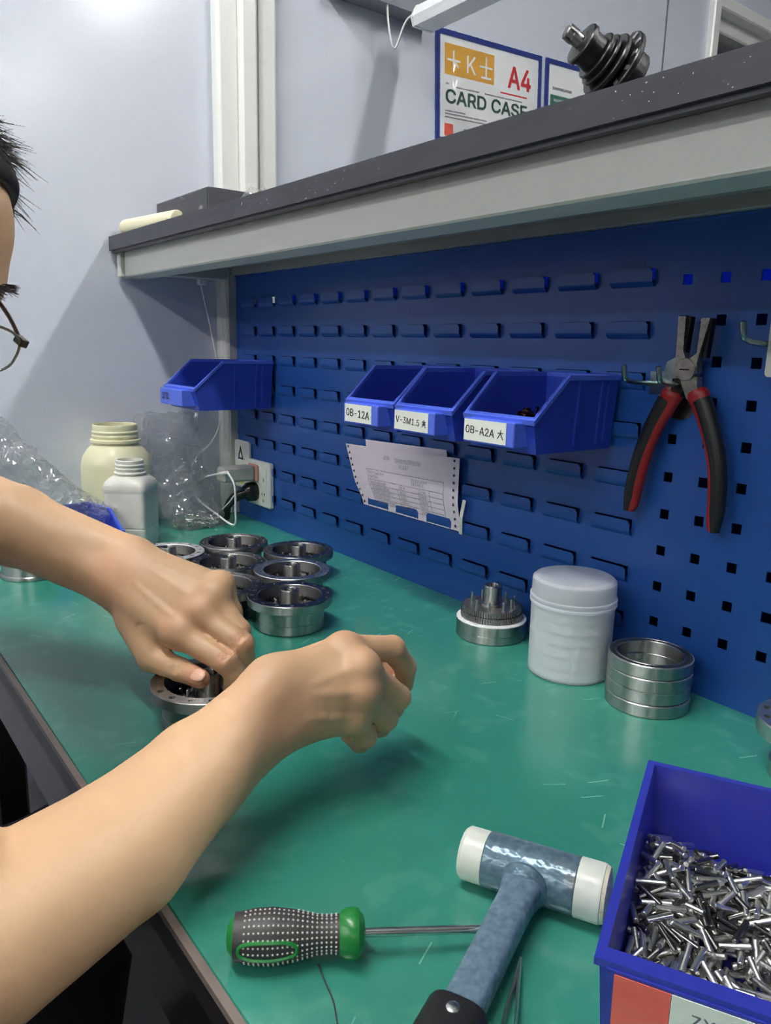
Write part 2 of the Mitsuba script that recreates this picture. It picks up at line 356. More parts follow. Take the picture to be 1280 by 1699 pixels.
# one louvre: a tongue joined to the board at its lower edge and standing off at its top
def louvre():
    S, n = np.array([0, 0.06, 0.13, 0.2, 0.28, 0.38, 0.6, 0.85, 1.0]), 17
    xs = np.linspace(-1, 1, n); v = []
    for side in (0, 1):
        for s in S:
            for x in xs:
                rc = 0.0035
                hw = LW / 2
                ztop = LH / 2
                zz = -LH / 2 + s * LH
                dx = max(0.0, abs(x) * hw - (hw - rc)); drop = rc - math.sqrt(max(rc * rc - dx * dx, 0)) if dx > 0 else 0
                y = -0.0056 * min(1.0, s / 0.38) ** 0.8 * (2 - min(1.0, s / 0.38)) ** 0.6 / 1.0 if s < 0.38 else -0.0056 - 0.0004 * s
                v.append([x * hw, y + (0.0011 if side else 0.0), zz - drop * s])
    m = len(S) * n; f = []
    for i in range(len(S) - 1):
        for k in range(n - 1):
            a, b, c, d = i * n + k, i * n + k + 1, (i + 1) * n + k + 1, (i + 1) * n + k
            f += [[a, b, c], [a, c, d], [m + a, m + c, m + b], [m + a, m + d, m + c]]
    edge = [i for i in range(n)] + [i * n + n - 1 for i in range(1, len(S))] + [(len(S) - 1) * n + k for k in range(n - 2, -1, -1)] + [i * n for i in range(len(S) - 2, 0, -1)]
    for a, b in zip(edge, edge[1:] + edge[:1]):
        f += [[b, a, m + a], [b, m + a, m + b]]
    return trimesh.Trimesh(v, f, process=False)
lv = mikit.ply(louvre(), 'm_blue_metal', 40)
for x, z in LP:
    obj('louvre', lv, None, board, M=trimesh.transformations.translation_matrix([x, 0, z]))
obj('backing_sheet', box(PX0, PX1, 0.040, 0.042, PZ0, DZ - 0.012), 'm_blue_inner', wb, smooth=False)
obj('backing_strip', box(PX0, PX1, 0.088, 0.0885, DZ - 0.025, DZ + 0.06), 'm_blue_sheet', wb, smooth=False)
obj('post', box(-0.976, -0.945, -0.018, 0.030, BT, DZ + 0.082, 0.003), 'm_white_metal', wb, smooth=False, label='white upright at the end of the board')
obj('post', box(0.622, 0.655, -0.018, 0.030, BT, DZ + 0.082, 0.003), 'm_white_metal', wb, smooth=False)
SY, SZ = -0.224, DZ + 0.106
obj('shelf_board', cat(box(-0.979, 0.70, SY + 0.002, 0.075, SZ - 0.0225, SZ, 0.001)), 'm_shelf', wb, smooth=False, label='dark grey shelf board')
obj('shelf_edge', cat(box(-0.979, 0.70, SY, SY + 0.002, SZ - 0.0225, SZ + 0.0003), box(-0.979, 0.70, SY + 0.004, SY + 0.012, SZ - 0.0265, SZ - 0.0225)), 'm_shelf_edge', wb, smooth=False, label='chipped dark front edge of the shelf')
obj('shelf_beam', box(-0.962, 0.69, SY + 0.020, SY + 0.066, DZ + 0.040, SZ - 0.0225, 0.002), 'm_white_metal', wb, smooth=False, label='white steel beam under the shelf edge')
obj('beam_end', box(-0.978, -0.9625, SY + 0.012, SY + 0.068, DZ + 0.039, SZ - 0.0225, 0.002), 'm_white_metal', wb, smooth=False)
obj('under_panel', box(-0.944, 0.69, SY + 0.067, -0.013, DZ + 0.068, SZ - 0.0225), 'm_grey_metal', wb, smooth=False)
obj('bracket', box(-0.974, -0.944, SY + 0.069, -0.019, DZ + 0.046, SZ - 0.0225, 0.002), 'm_white_metal', wb, smooth=False)
obj('rear_rail', box(-0.944, 0.62, -0.012, 0.012, PZ1 + 0.001, SZ - 0.0225, 0.001), 'm_grey_metal', wb, smooth=False)

# ---------------------------------------------------------------- blue storage bins
def bin_solid(W, L, Hh, front=0.44, cut0=0.60, taper=0.92, t=0.0022):
    """open bin: back at y=0, front at y=-L, x centred, bottom z=0. Tapered box with a sloping cut down to a low front."""
    def fr(w, l0, l1, z): return [[-w / 2, -l0, z], [w / 2, -l0, z], [w / 2, -l1, z], [-w / 2, -l1, z]]
    o = manifold3d.Manifold.hull_points(np.array(fr(W * taper, 0.002, L * 0.86, 0) + fr(W, 0, L, Hh)))
    i = manifold3d.Manifold.hull_points(np.array(fr(W * taper - 2 * t, 0.002 + t, L * 0.86 - t, t) + fr(W - 2 * t, t, L - t, Hh + 0.001)))
    top = [(0.02, Hh + 0.02), (0.02, Hh - 0.0004), (-L * cut0, Hh - 0.0004), (-L * 0.93, Hh * front), (-L * 1.1, Hh * front), (-L * 1.1, Hh + 0.02)]
    w = prism(sg.Polygon(top), W * 2, YZ); w.apply_translation([-W, 0, 0])
    shell = (o - i) - man_of(w)
    path = sg.LineString([(-0.0, Hh - 0.0025), (-L * cut0 - 0.001, Hh - 0.0025), (-L * 0.93 - 0.001, Hh * front - 0.0025), (-L * 1.1, Hh * front - 0.0025)]).buffer(0.0026, cap_style='flat', join_style='mitre')
    band = prism(path, W * 2, YZ); band.apply_translation([-W, 0, 0])
    e = 0.0026
    big = manifold3d.Manifold.hull_points(np.array([[p[0] * (1 + 2 * e / W), p[1] + (e if p[1] > -L / 2 else -e), p[2]] for p in fr(W * taper, 0.002, L * 0.86, 0) + fr(W, 0, L, Hh)]))
    rim = ((big - i) ^ man_of(band)) - man_of(w)
    return shell, rim

def storage_bin(label, W, L, Hh, pos, rz=0.0, m='m_bin', group=None, front=0.44, cut0=0.60, ribs=True, plate=True):
    t = thing('storage_bin', label, 'storage bin', group)
    M = trimesh.transformations.translation_matrix(pos) @ rot(rz, [0, 0, 1])
    s, r = bin_solid(W, L, Hh, front, cut0)
    obj('body', tm_of(s), m, t, smooth=False, M=M)
    obj('rim', tm_of(r), 'm_bin_rim', t, smooth=False, M=M, label='paler rim')
    if ribs:
        for y in (-0.12 * L, -0.2 * L, -0.46 * L):
            for sx in (-1, 1):
                q = box(-0.0012, 0.0012, -0.0016, 0.0016, 0.006, Hh - 0.005)
                a = math.atan2(W * 0.04, Hh) * sx
                q.apply_transform(rot(a, [0, 1, 0])); q.apply_translation([sx * (W * 0.46 + 0.0006), y, 0]); obj('side_rib', q, m, t, smooth=False, M=M)
    if plate:
        q = box(-W * 0.36, W * 0.36, -L - 0.0035, -L * 0.86, Hh * 0.08, Hh * front - 0.003, 0.001)
        obj('label_holder', q, 'm_bin_rim', t, smooth=False, M=M)
    return t, M

def write_glyphs(lines, s):
    return [[(x * s, y * s) for x, y in l] for l in lines]

BIG = [[(0.1, 0.65), (0.9, 0.72)], [(0.52, 1.0), (0.48, 0.6), (0.08, 0.02)], [(0.5, 0.62), (0.95, 0.0)]]                 # the sign for 'large'
CLIP = [[(0.1, 0.75), (0.9, 0.8)], [(0.15, 0.4), (0.95, 0.45)], [(0.3, 0.66), (0.36, 0.5)], [(0.75, 0.68), (0.66, 0.5)], [(0.5, 1.0), (0.5, 0.42), (0.1, 0.0)], [(0.5, 0.42), (0.95, 0.0)]]

def handwriting(text, h, extra=None):
    ms = [meshkit.text_mesh(text, h, 0.0004)]
    if extra is not None:
        w = ms[0].bounds[1][0] + 0.005
        ms.append(mv(strokes(write_glyphs(extra, h * 1.1), h * 0.11, 0.0004), w, 0, 0))
    m = cat(ms); b = m.bounds; m.apply_translation([-(b[0][0] + b[1][0]) / 2, -(b[0][1] + b[1][1]) / 2, 0])
    return m

def bin_label(t, M, W, L, Hh, front, text, extra=None, clear=True, off=0.0, wide=0.5):
    zc = Hh * (0.08 + front) / 2 - 0.001; hh = Hh * (front - 0.08) / 2 - 0.003
    y = -L - 0.0035
    card = obj('label_card', box(off - W * wide / 2, off + W * wide / 2, y - 0.0006, y - 0.0001, zc - hh, zc + hh), 'm_label_paper', t, smooth=False, label='white handwritten label', M=M)
    wr = tf(handwriting(text, hh * 0.85, extra), XZ); wr.apply_transform(rot(0.05, [0, 1, 0]))
    sc = min(1.0, W * wide * 0.9 / (wr.bounds[1][0] - wr.bounds[0][0])); wr.apply_scale(sc)
    wr.apply_translation([off, y - 0.0007, zc]); obj('writing', wr, 'm_ink', card, smooth=False, M=M)

BZ0 = DZ - 0.168
gb = None
for x, txt, ex, lab, mid in ((-0.329, '0B-12A', None, 'blue hanging bin labelled 0B-12A, leftmost of the three close together', 0),
                             (-0.227, 'V-3M1.5', CLIP, 'middle one of the three blue bins hanging close together, label starting with V', 1),
                             (-0.111, '0B-A2A', BIG, 'blue hanging bin with dark metal bits inside, nearest the pliers', 2)):
    t, M = storage_bin(lab, 0.098, 0.134, 0.076, (x, -0.0075, BZ0))
    bin_label(t, M, 0.098, 0.134, 0.076, 0.44, txt, ex, wide=0.60 if mid else 0.56, off=-0.004)
    obj('hanging_lip', box(-0.047, 0.047, -0.002, 0.006, 0.066, 0.0765, 0.001), 'm_bin', t, smooth=False, M=M)
rng = np.random.default_rng(5)
bits = []
for k in range(90):
    a = rng.uniform(0, 6.28, 3); b = trimesh.creation.box(extents=rng.uniform([0.003, 0.002, 0.001], [0.012, 0.005, 0.003]))
    b.apply_transform(trimesh.transformations.euler_matrix(*a)); u, w = rng.normal(0, 1, 2)
    b.apply_translation([-0.111 + np.clip(u, -1.6, 1.6) * 0.018, -0.085 + np.clip(w, -1.6, 1.6) * 0.018, BZ0 + 0.006 + 0.030 * math.exp(-(u * u + w * w) / 2) + rng.uniform(0, 0.004)]); bits.append(b)
k = obj('metal_bits', cat(bits), 'm_copper_bits', None, smooth=False, label='dark coppery small metal bits heaped in the hanging blue bin', kind='stuff'); labels[k]['category'] = 'metal bits'
# the wider bin hanging further along, next to the white post
t, M = storage_bin('wider blue bin hanging alone at the far end above the wall socket', 0.132, 0.160, 0.084, (-0.856, -0.0075, DZ - 0.182))
q = box(-0.05, 0.05, -0.1655, -0.160, 0.010, 0.033, 0.001)
obj('hanging_lip', box(-0.06, 0.06, -0.002, 0.006, 0.074, 0.0845, 0.001), 'm_bin', t, smooth=False, M=M)
wr = tf(handwriting('3/1L', 0.011), XZ); wr.apply_translation([-0.02, -0.1645, 0.021]); obj('writing', wr, 'm_ink', t, smooth=False, M=M)

# ---------------------------------------------------------------- paper forms tucked behind the louvres
def paper_sheet(tl, tr, br, bl, y_top, y_bot, holes=True, seed=0, notch=None):
    nx, nz = 60, 26; tl, tr, br, bl = map(np.array, (tl, tr, br, bl)); v = []
    for j in range(nz + 1):
        for i in range(nx + 1):
            a, b = i / nx, j / nz
            p = (tl * (1 - a) + tr * a) * (1 - b) + (bl * (1 - a) + br * a) * b
            y = y_top + (y_bot - y_top) * smooth01((b - 0.55) / 0.4)
            y -= 0.0025 * math.sin(a * 5.0 + seed) * (1 - b) + 0.004 * (1 - b) * (1 - a) ** 3
            v.append([p[0], min(y, -0.0016), p[1]])
    f = []
    for j in range(nz):
        for i in range(nx):
            k = j * (nx + 1) + i; f += [[k, k + nx + 1, k + nx + 2], [k, k + nx + 2, k + 1]]
    return thick(trimesh.Trimesh(v, f, process=False), 0.0003)
def smooth01(x):
    x = min(max(x, 0.0), 1.0); return x * x * (3 - 2 * x)
def thick(m, t):
    n = m.vertex_normals; a, b = m.vertices, m.vertices - n * t; k = len(a)
    e = m.edges[trimesh.grouping.group_rows(m.edges_sorted, require_count=1)]
    f = np.vstack([m.faces, m.faces[:, ::-1] + k, np.vstack([np.column_stack([e[:, 1], e[:, 0], e[:, 0] + k]), np.column_stack([e[:, 1], e[:, 0] + k, e[:, 1] + k])])])
    return trimesh.Trimesh(np.vstack([a, b]), f, process=False)
PTL, PTR, PBR, PBL = (-0.549, DZ - 0.2165), (-0.2965, DZ - 0.2085), (-0.2945, DZ - 0.306), (-0.512, DZ - 0.307)
p2 = thing('paper_form', 'second paper sheet showing its edge behind the printed form', 'paper')
obj('sheet', paper_sheet((-0.50, DZ - 0.205), (-0.325, DZ - 0.201), (-0.31, DZ - 0.29), (-0.49, DZ - 0.295), -0.0085, -0.0045), 'm_paper', p2, smooth=True)
p1 = thing('paper_form', 'pinkish white printed form with punched margins tucked behind the louvres', 'paper')
obj('sheet', paper_sheet(PTL, PTR, PBR, PBL, -0.0108, -0.0048), 'm_paper', p1, smooth=True)
p3 = thing('paper_form', 'folded paper slip standing out beside the right end of the printed form', 'paper')
sl = tube([(-0.2865, -0.006, DZ - 0.262), (-0.2875, -0.010, DZ - 0.285), (-0.289, -0.008, DZ - 0.308)], 0.0003, 6, ry=0.0035, up=(1, 0, 0))
obj('sheet', sl, 'm_label_paper', p3, smooth=False)
def paper_pt(a, b, lift=0.0006):
    tl, tr, br, bl = map(np.array, (PTL, PTR, PBR, PBL))
    p = (tl * (1 - a) + tr * a) * (1 - b) + (bl * (1 - a) + br * a) * b
    y = -0.0108 + 0.006 * smooth01((b - 0.55) / 0.4) - 0.0025 * math.sin(a * 5.0) * (1 - b) - 0.004 * (1 - b) * (1 - a) ** 3
    return [p[0], min(y, -0.0016) - lift, p[1]]
def ink(lines, w, step=0.02):
    ms = []
    for (a0, b0), (a1, b1) in lines:
        n = max(2, int(max(abs(a1 - a0), abs(b1 - b0)) / step) + 1)
        path = [paper_pt(a0 + (a1 - a0) * k / (n - 1), b0 + (b1 - b0) * k / (n - 1)) for k in range(n)]
        ms.append(tube(path, w, 4, ry=0.00012, up=(0, 1, 0)))
    return cat(ms)
rng = np.random.default_rng(3)
tab = [((0.17, 0.36), (0.88, 0.36)), ((0.17, 0.36), (0.17, 0.92)), ((0.88, 0.36), (0.88, 0.97)), ((0.17, 0.52), (0.88, 0.52)), ((0.66, 0.52), (0.66, 0.94)), ((0.76, 0.52), (0.76, 0.94)), ((0.46, 0.60), (0.46, 0.92))]
tab += [((0.17, 0.60 + 0.075 * k), (0.88, 0.60 + 0.075 * k)) for k in range(5)]
obj('ruled_table', ink(tab, 0.00028), 'm_ink_grey', p1, smooth=False)
words = []
def word_row(a, b, L, h=0.017):
    x = a
    while x < a + L:
        w = rng.uniform(0.006, 0.013)
        for kk in range(3):
            words.append(((x + rng.uniform(0, w * 0.4), b + h * (kk - 1) + rng.uniform(-0.003, 0.003)), (x + w * rng.uniform(0.6, 1.0), b + h * (kk - 1) + rng.uniform(-0.004, 0.004))))
        words.append(((x + w * 0.5, b - h * 1.2), (x + w * 0.45, b + h * 1.2))); x += w + 0.006
word_row(0.37, 0.14, 0.05, 0.026); word_row(0.47, 0.16, 0.22, 0.026); word_row(0.50, 0.25, 0.07, 0.024)
for a, b, L in ((0.18, 0.41, 0.16), (0.18, 0.47, 0.09), (0.60, 0.42, 0.14), (0.60, 0.47, 0.10)): word_row(a, b, L)
for k in range(5):
    word_row(0.19, 0.565 + 0.075 * k, rng.uniform(0.14, 0.22)); word_row(0.48, 0.565 + 0.075 * k, 0.06); word_row(0.67, 0.565 + 0.075 * k, 0.06)
obj('printing', ink(words, 0.00024, 0.5), 'm_ink_grey', p1, smooth=False)
hm = []
for k in range(10):
    for a in (0.025, 0.965):
        c = np.array(paper_pt(a, 0.04 + 0.1 * k, 0.0009)); d = trimesh.creation.cylinder(radius=0.0019, height=0.0003, sections=10); d.apply_transform(XZ); hm.append(mv(d, *c))
obj('punched_hole', cat(hm), 'm_ink', p1, smooth=False)

# ---------------------------------------------------------------- hooks and pliers on the board
def prong(x, z, L=0.052, tip=0.015, r=0.0026, sl=0.003):
    return tube(spline([(x, -0.001, z), (x, -L * 0.5, z + sl * 0.4), (x, -L * 0.86, z + sl), (x, -L * 0.97, z + sl + 0.004), (x, -L * 1.02, z + sl + tip)], 6), r, 12)
hk = thing('double_hook', 'double pronged metal hook carrying the red and black pliers', 'hook')
HX, HZ = -0.006, DZ - 0.0990
obj('prong', prong(HX - 0.019, HZ), 'm_galv', hk)
obj('prong', prong(HX + 0.019, HZ), 'm_galv', hk)
obj('back_plate', prism(shapely.union_all([sg.box(HX - 0.024, HZ - 0.01, HX + 0.024, HZ + 0.012), sg.Point(HX + 0.012, HZ - 0.014).buffer(0.019)]), 0.0015, XZ), 'm_galv', hk, smooth=False)
h2 = thing('double_hook', 'metal double hook with silver plate at the right edge above the pliers', 'hook')
obj('prong', prong(0.0915, DZ - 0.060, 0.058), 'm_galv', h2)
obj('prong', prong(0.1295, DZ - 0.060, 0.058), 'm_galv', h2)
pl = prism(sg.box(0.0975, DZ - 0.084, 0.150, DZ - 0.040).buffer(0.003), 0.002, XZ); pl.apply_translation([0, -0.018, 0])
obj('back_plate', pl, 'm_white_metal', h2, smooth=False)
obj('stem', box(0.096, 0.125, -0.018, -0.001, DZ - 0.075, DZ - 0.055, 0.001), 'm_galv', h2, smooth=False)

pr = thing('pliers', 'combination pliers with red and black grips hanging jaws up on the board', 'pliers')
PO = np.array([0.0205, -0.017, DZ - 0.0845])       # pivot
def flat_part(poly, y0, y1, ch=0.0012):
    a = prism(poly, y1 - y0 - ch, XZ); a.apply_translation([0, -y0 - ch / 2, 0])
    return a
def at_pivot(m):
    return mv(m, *PO)
J = []
for sx, tip in ((-1, -0.0095), (1, 0.0150)):
    inner = tip + 0.0036 if sx < 0 else tip - 0.0042
    outer = tip - 0.0035 if sx < 0 else tip + 0.0040
    up = 0.0495 if sx < 0 else 0.0475
    edge = []
    for k in range(9):                                     # toothed gripping edge
        s = k / 8; z = up - s * 0.030; xi = inner + (-sx) * s * 0.0010 * (1 if sx < 0 else 1)
        edge += [(xi, z), (xi - (-sx) * 0.0007 * -1, z - 0.0018)]
    base = [(-0.0115 if sx < 0 else 0.0105, 0.008), (-0.012 if sx < 0 else 0.0115, -0.002), (-0.0005, -0.004), (-0.0008 if sx < 0 else 0.001, 0.010)]
    poly = sg.Polygon([(outer, up)] + edge + [base[3], base[2], base[1], base[0]]).buffer(0)
    obj('jaw', at_pivot(flat_part(poly, -0.0050, 0.0050)), 'm_plier_steel', pr, smooth=False, label='left jaw' if sx < 0 else 'right jaw')
    xs = inner if sx < 0 else outer - 0.0036
    dark = sg.Polygon([(xs, up), (xs + 0.0042, up - 0.0005), (xs + 0.0036 - 0.002, 0.012), (xs - 0.001, 0.012)]).buffer(0.0002)
    obj('jaw_side', at_pivot(flat_part(dark, -0.0062, 0.0020)), 'm_plier_dark', pr, smooth=False, label='dark ridged gripping side of a jaw')
cutp = sg.Polygon([(-0.0105, 0.012), (-0.0205, 0.007), (-0.0225, -0.002), (-0.020, -0.008), (-0.008, -0.0065), (-0.004, 0.0)]).buffer(0.0008)
obj('cutter_cheek', at_pivot(flat_part(cutp, -0.0055, 0.0035)), 'm_galv', pr, smooth=False, label='bright ground cheek')
shank = sg.Polygon([(-0.006, -0.004), (0.0115, -0.006), (0.0135, -0.024), (0.004, -0.026), (-0.002, -0.014)]).buffer(0.0006)
obj('shank', at_pivot(flat_part(shank, -0.0055, 0.0045)), 'm_plier_steel', pr, smooth=False)
shank2 = sg.Polygon([(-0.014, -0.006), (0.002, -0.006), (-0.006, -0.026), (-0.015, -0.026)]).buffer(0.0006)
obj('shank', at_pivot(flat_part(shank2, -0.0060, 0.0020)), 'm_plier_dark', pr, smooth=False)
pv = lathe([(0, -0.0066), (0.0098, -0.0066), (0.0104, -0.006), (0.0104, 0.006), (0.0098, 0.0066), (0, 0.0066)], 40); pv.apply_transform(rot(math.pi / 2, [1, 0, 0]))
obj('pivot', at_pivot(mv(pv, 0, 0, 0.001)), 'm_plier_steel', pr, smooth=25, label='round pivot boss')
slot = box(-0.005, 0.005, -0.0071, -0.0064, 0.0004, 0.0016); obj('pivot_slot', at_pivot(slot), 'm_plier_dark', pr, smooth=False)
def handle(path, sx):
    P = spline(path, 10); n = len(P); s = np.linspace(0, 1, n)
    rx = np.interp(s, [0, 0.06, 0.16, 0.45, 0.8, 0.96, 1], [0.0085, 0.0108, 0.0098, 0.0082, 0.0080, 0.0074, 0.0045])
    ry = np.interp(s, [0, 0.06, 0.2, 0.8, 1], [0.0072, 0.0082, 0.0074, 0.007, 0.005])
    core = tube(P, rx, 28, ry=ry, up=(0, 1, 0))
    off = np.zeros((n, 3)); inw = -sx
    off[:, 0] = -inw * 0.0026; off[:, 1] = -0.0012
    k0 = int(n * 0.12)
    blk = tube((P + off)[k0:], np.interp(s, [0, 0.12, 0.2, 0.9, 1], [0.006, 0.0085, 0.0086, 0.0070, 0.0038])[k0:], 28, ry=(ry + 0.0004)[k0:], up=(0, 1, 0))
    c = obj('grip', at_pivot(core), 'm_red_grip', pr, 60, label='red plastic sleeve')
    obj('grip_shell', at_pivot(blk), 'm_black_rubber', c, 60, label='black rubber outer grip')
handle([(-0.0125, 0, -0.019), (-0.0185, 0, -0.033), (-0.0290, 0, -0.055), (-0.0390, 0, -0.085), (-0.0445, 0, -0.112), (-0.0485, 0, -0.1425)], -1)
handle([(0.0105, 0, -0.018), (0.0185, 0, -0.032), (0.0285, 0, -0.055), (0.0375, 0, -0.082), (0.0415, 0, -0.110), (0.0425, 0, -0.1465)], 1)

# ---------------------------------------------------------------- wall sockets, plugs and cables by the post
sk = thing('wall_socket', 'square white socket plate on the blue board with charger plugged in', 'socket')
SX0, SX1, SZ0, SZ1 = -0.8845, -0.7995, DZ - 0.3675, DZ - 0.2825
obj('plate', box(SX0, SX1, -0.012, -0.0005, SZ0, SZ1, 0.003), 'm_socket', sk, smooth=False)
obj('rocker_frame', box(SX0 + 0.008, SX1 - 0.008, -0.0135, -0.012, SZ0 + 0.008, SZ1 - 0.008, 0.001), 'm_socket', sk, smooth=False)
obj('slots', cat([box(x - 0.001, x + 0.001, -0.0139, -0.0134, z, z + 0.006) for x, z in ((-0.815, DZ - 0.345), (-0.823, DZ - 0.345), (-0.819, DZ - 0.357), (-0.818, DZ - 0.318))]), 'm_ink', sk, smooth=False)
sk2 = thing('wall_socket', 'plain white plate with black warning triangle behind the socket', 'socket')
obj('plate', box(-0.943, -0.8862, -0.010, -0.0005, DZ - 0.345, DZ - 0.252, 0.003), 'm_socket', sk2, smooth=False)
tri = sg.Polygon([(-0.926, DZ - 0.288), (-0.904, DZ - 0.288), (-0.915, DZ - 0.262)]); tri = tri.difference(tri.buffer(-0.0032))
obj('triangle_mark', mv(prism(tri, 0.0006, XZ), 0, -0.0101, 0), 'm_ink', sk2, smooth=False, label='black triangle outline')
obj('sticker', box(-0.930, -0.905, -0.0106, -0.0100, DZ - 0.335, DZ - 0.318), 'm_yellow', sk2, smooth=False, label='small yellow sticker')
ch = thing('usb_charger', 'grey charger block plugged into the socket with glowing red end', 'charger')
obj('body', box(-0.866, -0.836, -0.085, -0.021, DZ - 0.318, DZ - 0.290, 0.004), 'm_charger', ch, smooth=False)
obj('plug_end', box(-0.868, -0.834, -0.021, -0.0137, DZ - 0.320, DZ - 0.288, 0.003), 'm_red_led', ch, smooth=False, label='translucent pink end cap')
pg = thing('power_plug', 'black power plug in the lower socket with cord drooping to the bench', 'plug')
obj('head', tube([(-0.852, -0.0137, DZ - 0.341), (-0.852, -0.028, DZ - 0.341), (-0.853, -0.036, DZ - 0.343)], [0.018, 0.018, 0.012], 24), 'm_black_plastic', pg, 40)
obj('cord', tube(spline([(-0.853, -0.032, DZ - 0.343), (-0.860, -0.050, DZ - 0.350), (-0.872, -0.060, DZ - 0.368), (-0.884, -0.056, DZ - 0.390), (-0.905, -0.050, BT + 0.0062), (-0.940, -0.060, BT + 0.006)], 8),
    np.interp(np.linspace(0, 1, 41), [0, 0.15, 0.5, 1], [0.009, 0.0095, 0.0062, 0.0048]), 14), 'm_black_plastic', pg, 50)
us = thing('usb_cable', 'thin white charging cable looping down from the grey charger', 'cable')
obj('cord', tube(spline([(-0.8244, -0.0820, 0.8564), (-0.8828, -0.0880, 0.8429), (-0.9330, -0.0900, 0.8265), (-0.9522, -0.0920, 0.8061), (-0.9355, -0.0900, 0.7874), (-0.8722, -0.0850, 0.7726), (-0.8080, -0.0800, 0.7628), (-0.7936, -0.0830, 0.7946), (-0.7866, -0.0880, 0.8397), (-0.8028, -0.0935, 0.8625)], 8), 0.0019, 10), 'm_white_plastic', us, 50)
obj('connector', tube([(-0.8244, -0.0820, 0.8564), (-0.8480, -0.0850, 0.8511)], 0.0034, 10), 'm_white_plastic', us, 50)
obj('cord', tube(spline([(-0.7913, -0.0860, 0.8204), (-0.8393, -0.0760, 0.7957), (-0.8939, -0.0700, 0.7692), (-0.9294, -0.0750, 0.7560)], 8), 0.0012, 8), 'm_white_plastic', us, 50)
wc = thing('hanging_cable', 'thin white cable hanging from the shelf corner behind the far blue bin', 'cable')
obj('cord', tube(spline([(-0.9660, -0.0614, 1.1959), (-0.9660, -0.0561, 1.1680), (-0.9680, -0.0465, 1.1323), (-0.9700, -0.0357, 1.0823), (-0.9720, -0.0281, 1.0483), (-0.9730, -0.0200, 0.9904), (-0.9740, -0.0234, 0.9316), (-0.9740, -0.0423, 0.8933), (-0.9740, -0.0707, 0.8688), (-0.9740, -0.0863, 0.8462)], 8), 0.0020, 10), 'm_white_plastic', wc, 50)
# small cable clip fixing the hanging cable to the shelf bracket
obj('clip', box(-0.973, -0.961, -0.066, -0.052, DZ + 0.036, DZ + 0.0455, 0.001), 'm_white_plastic', wc, smooth=False)

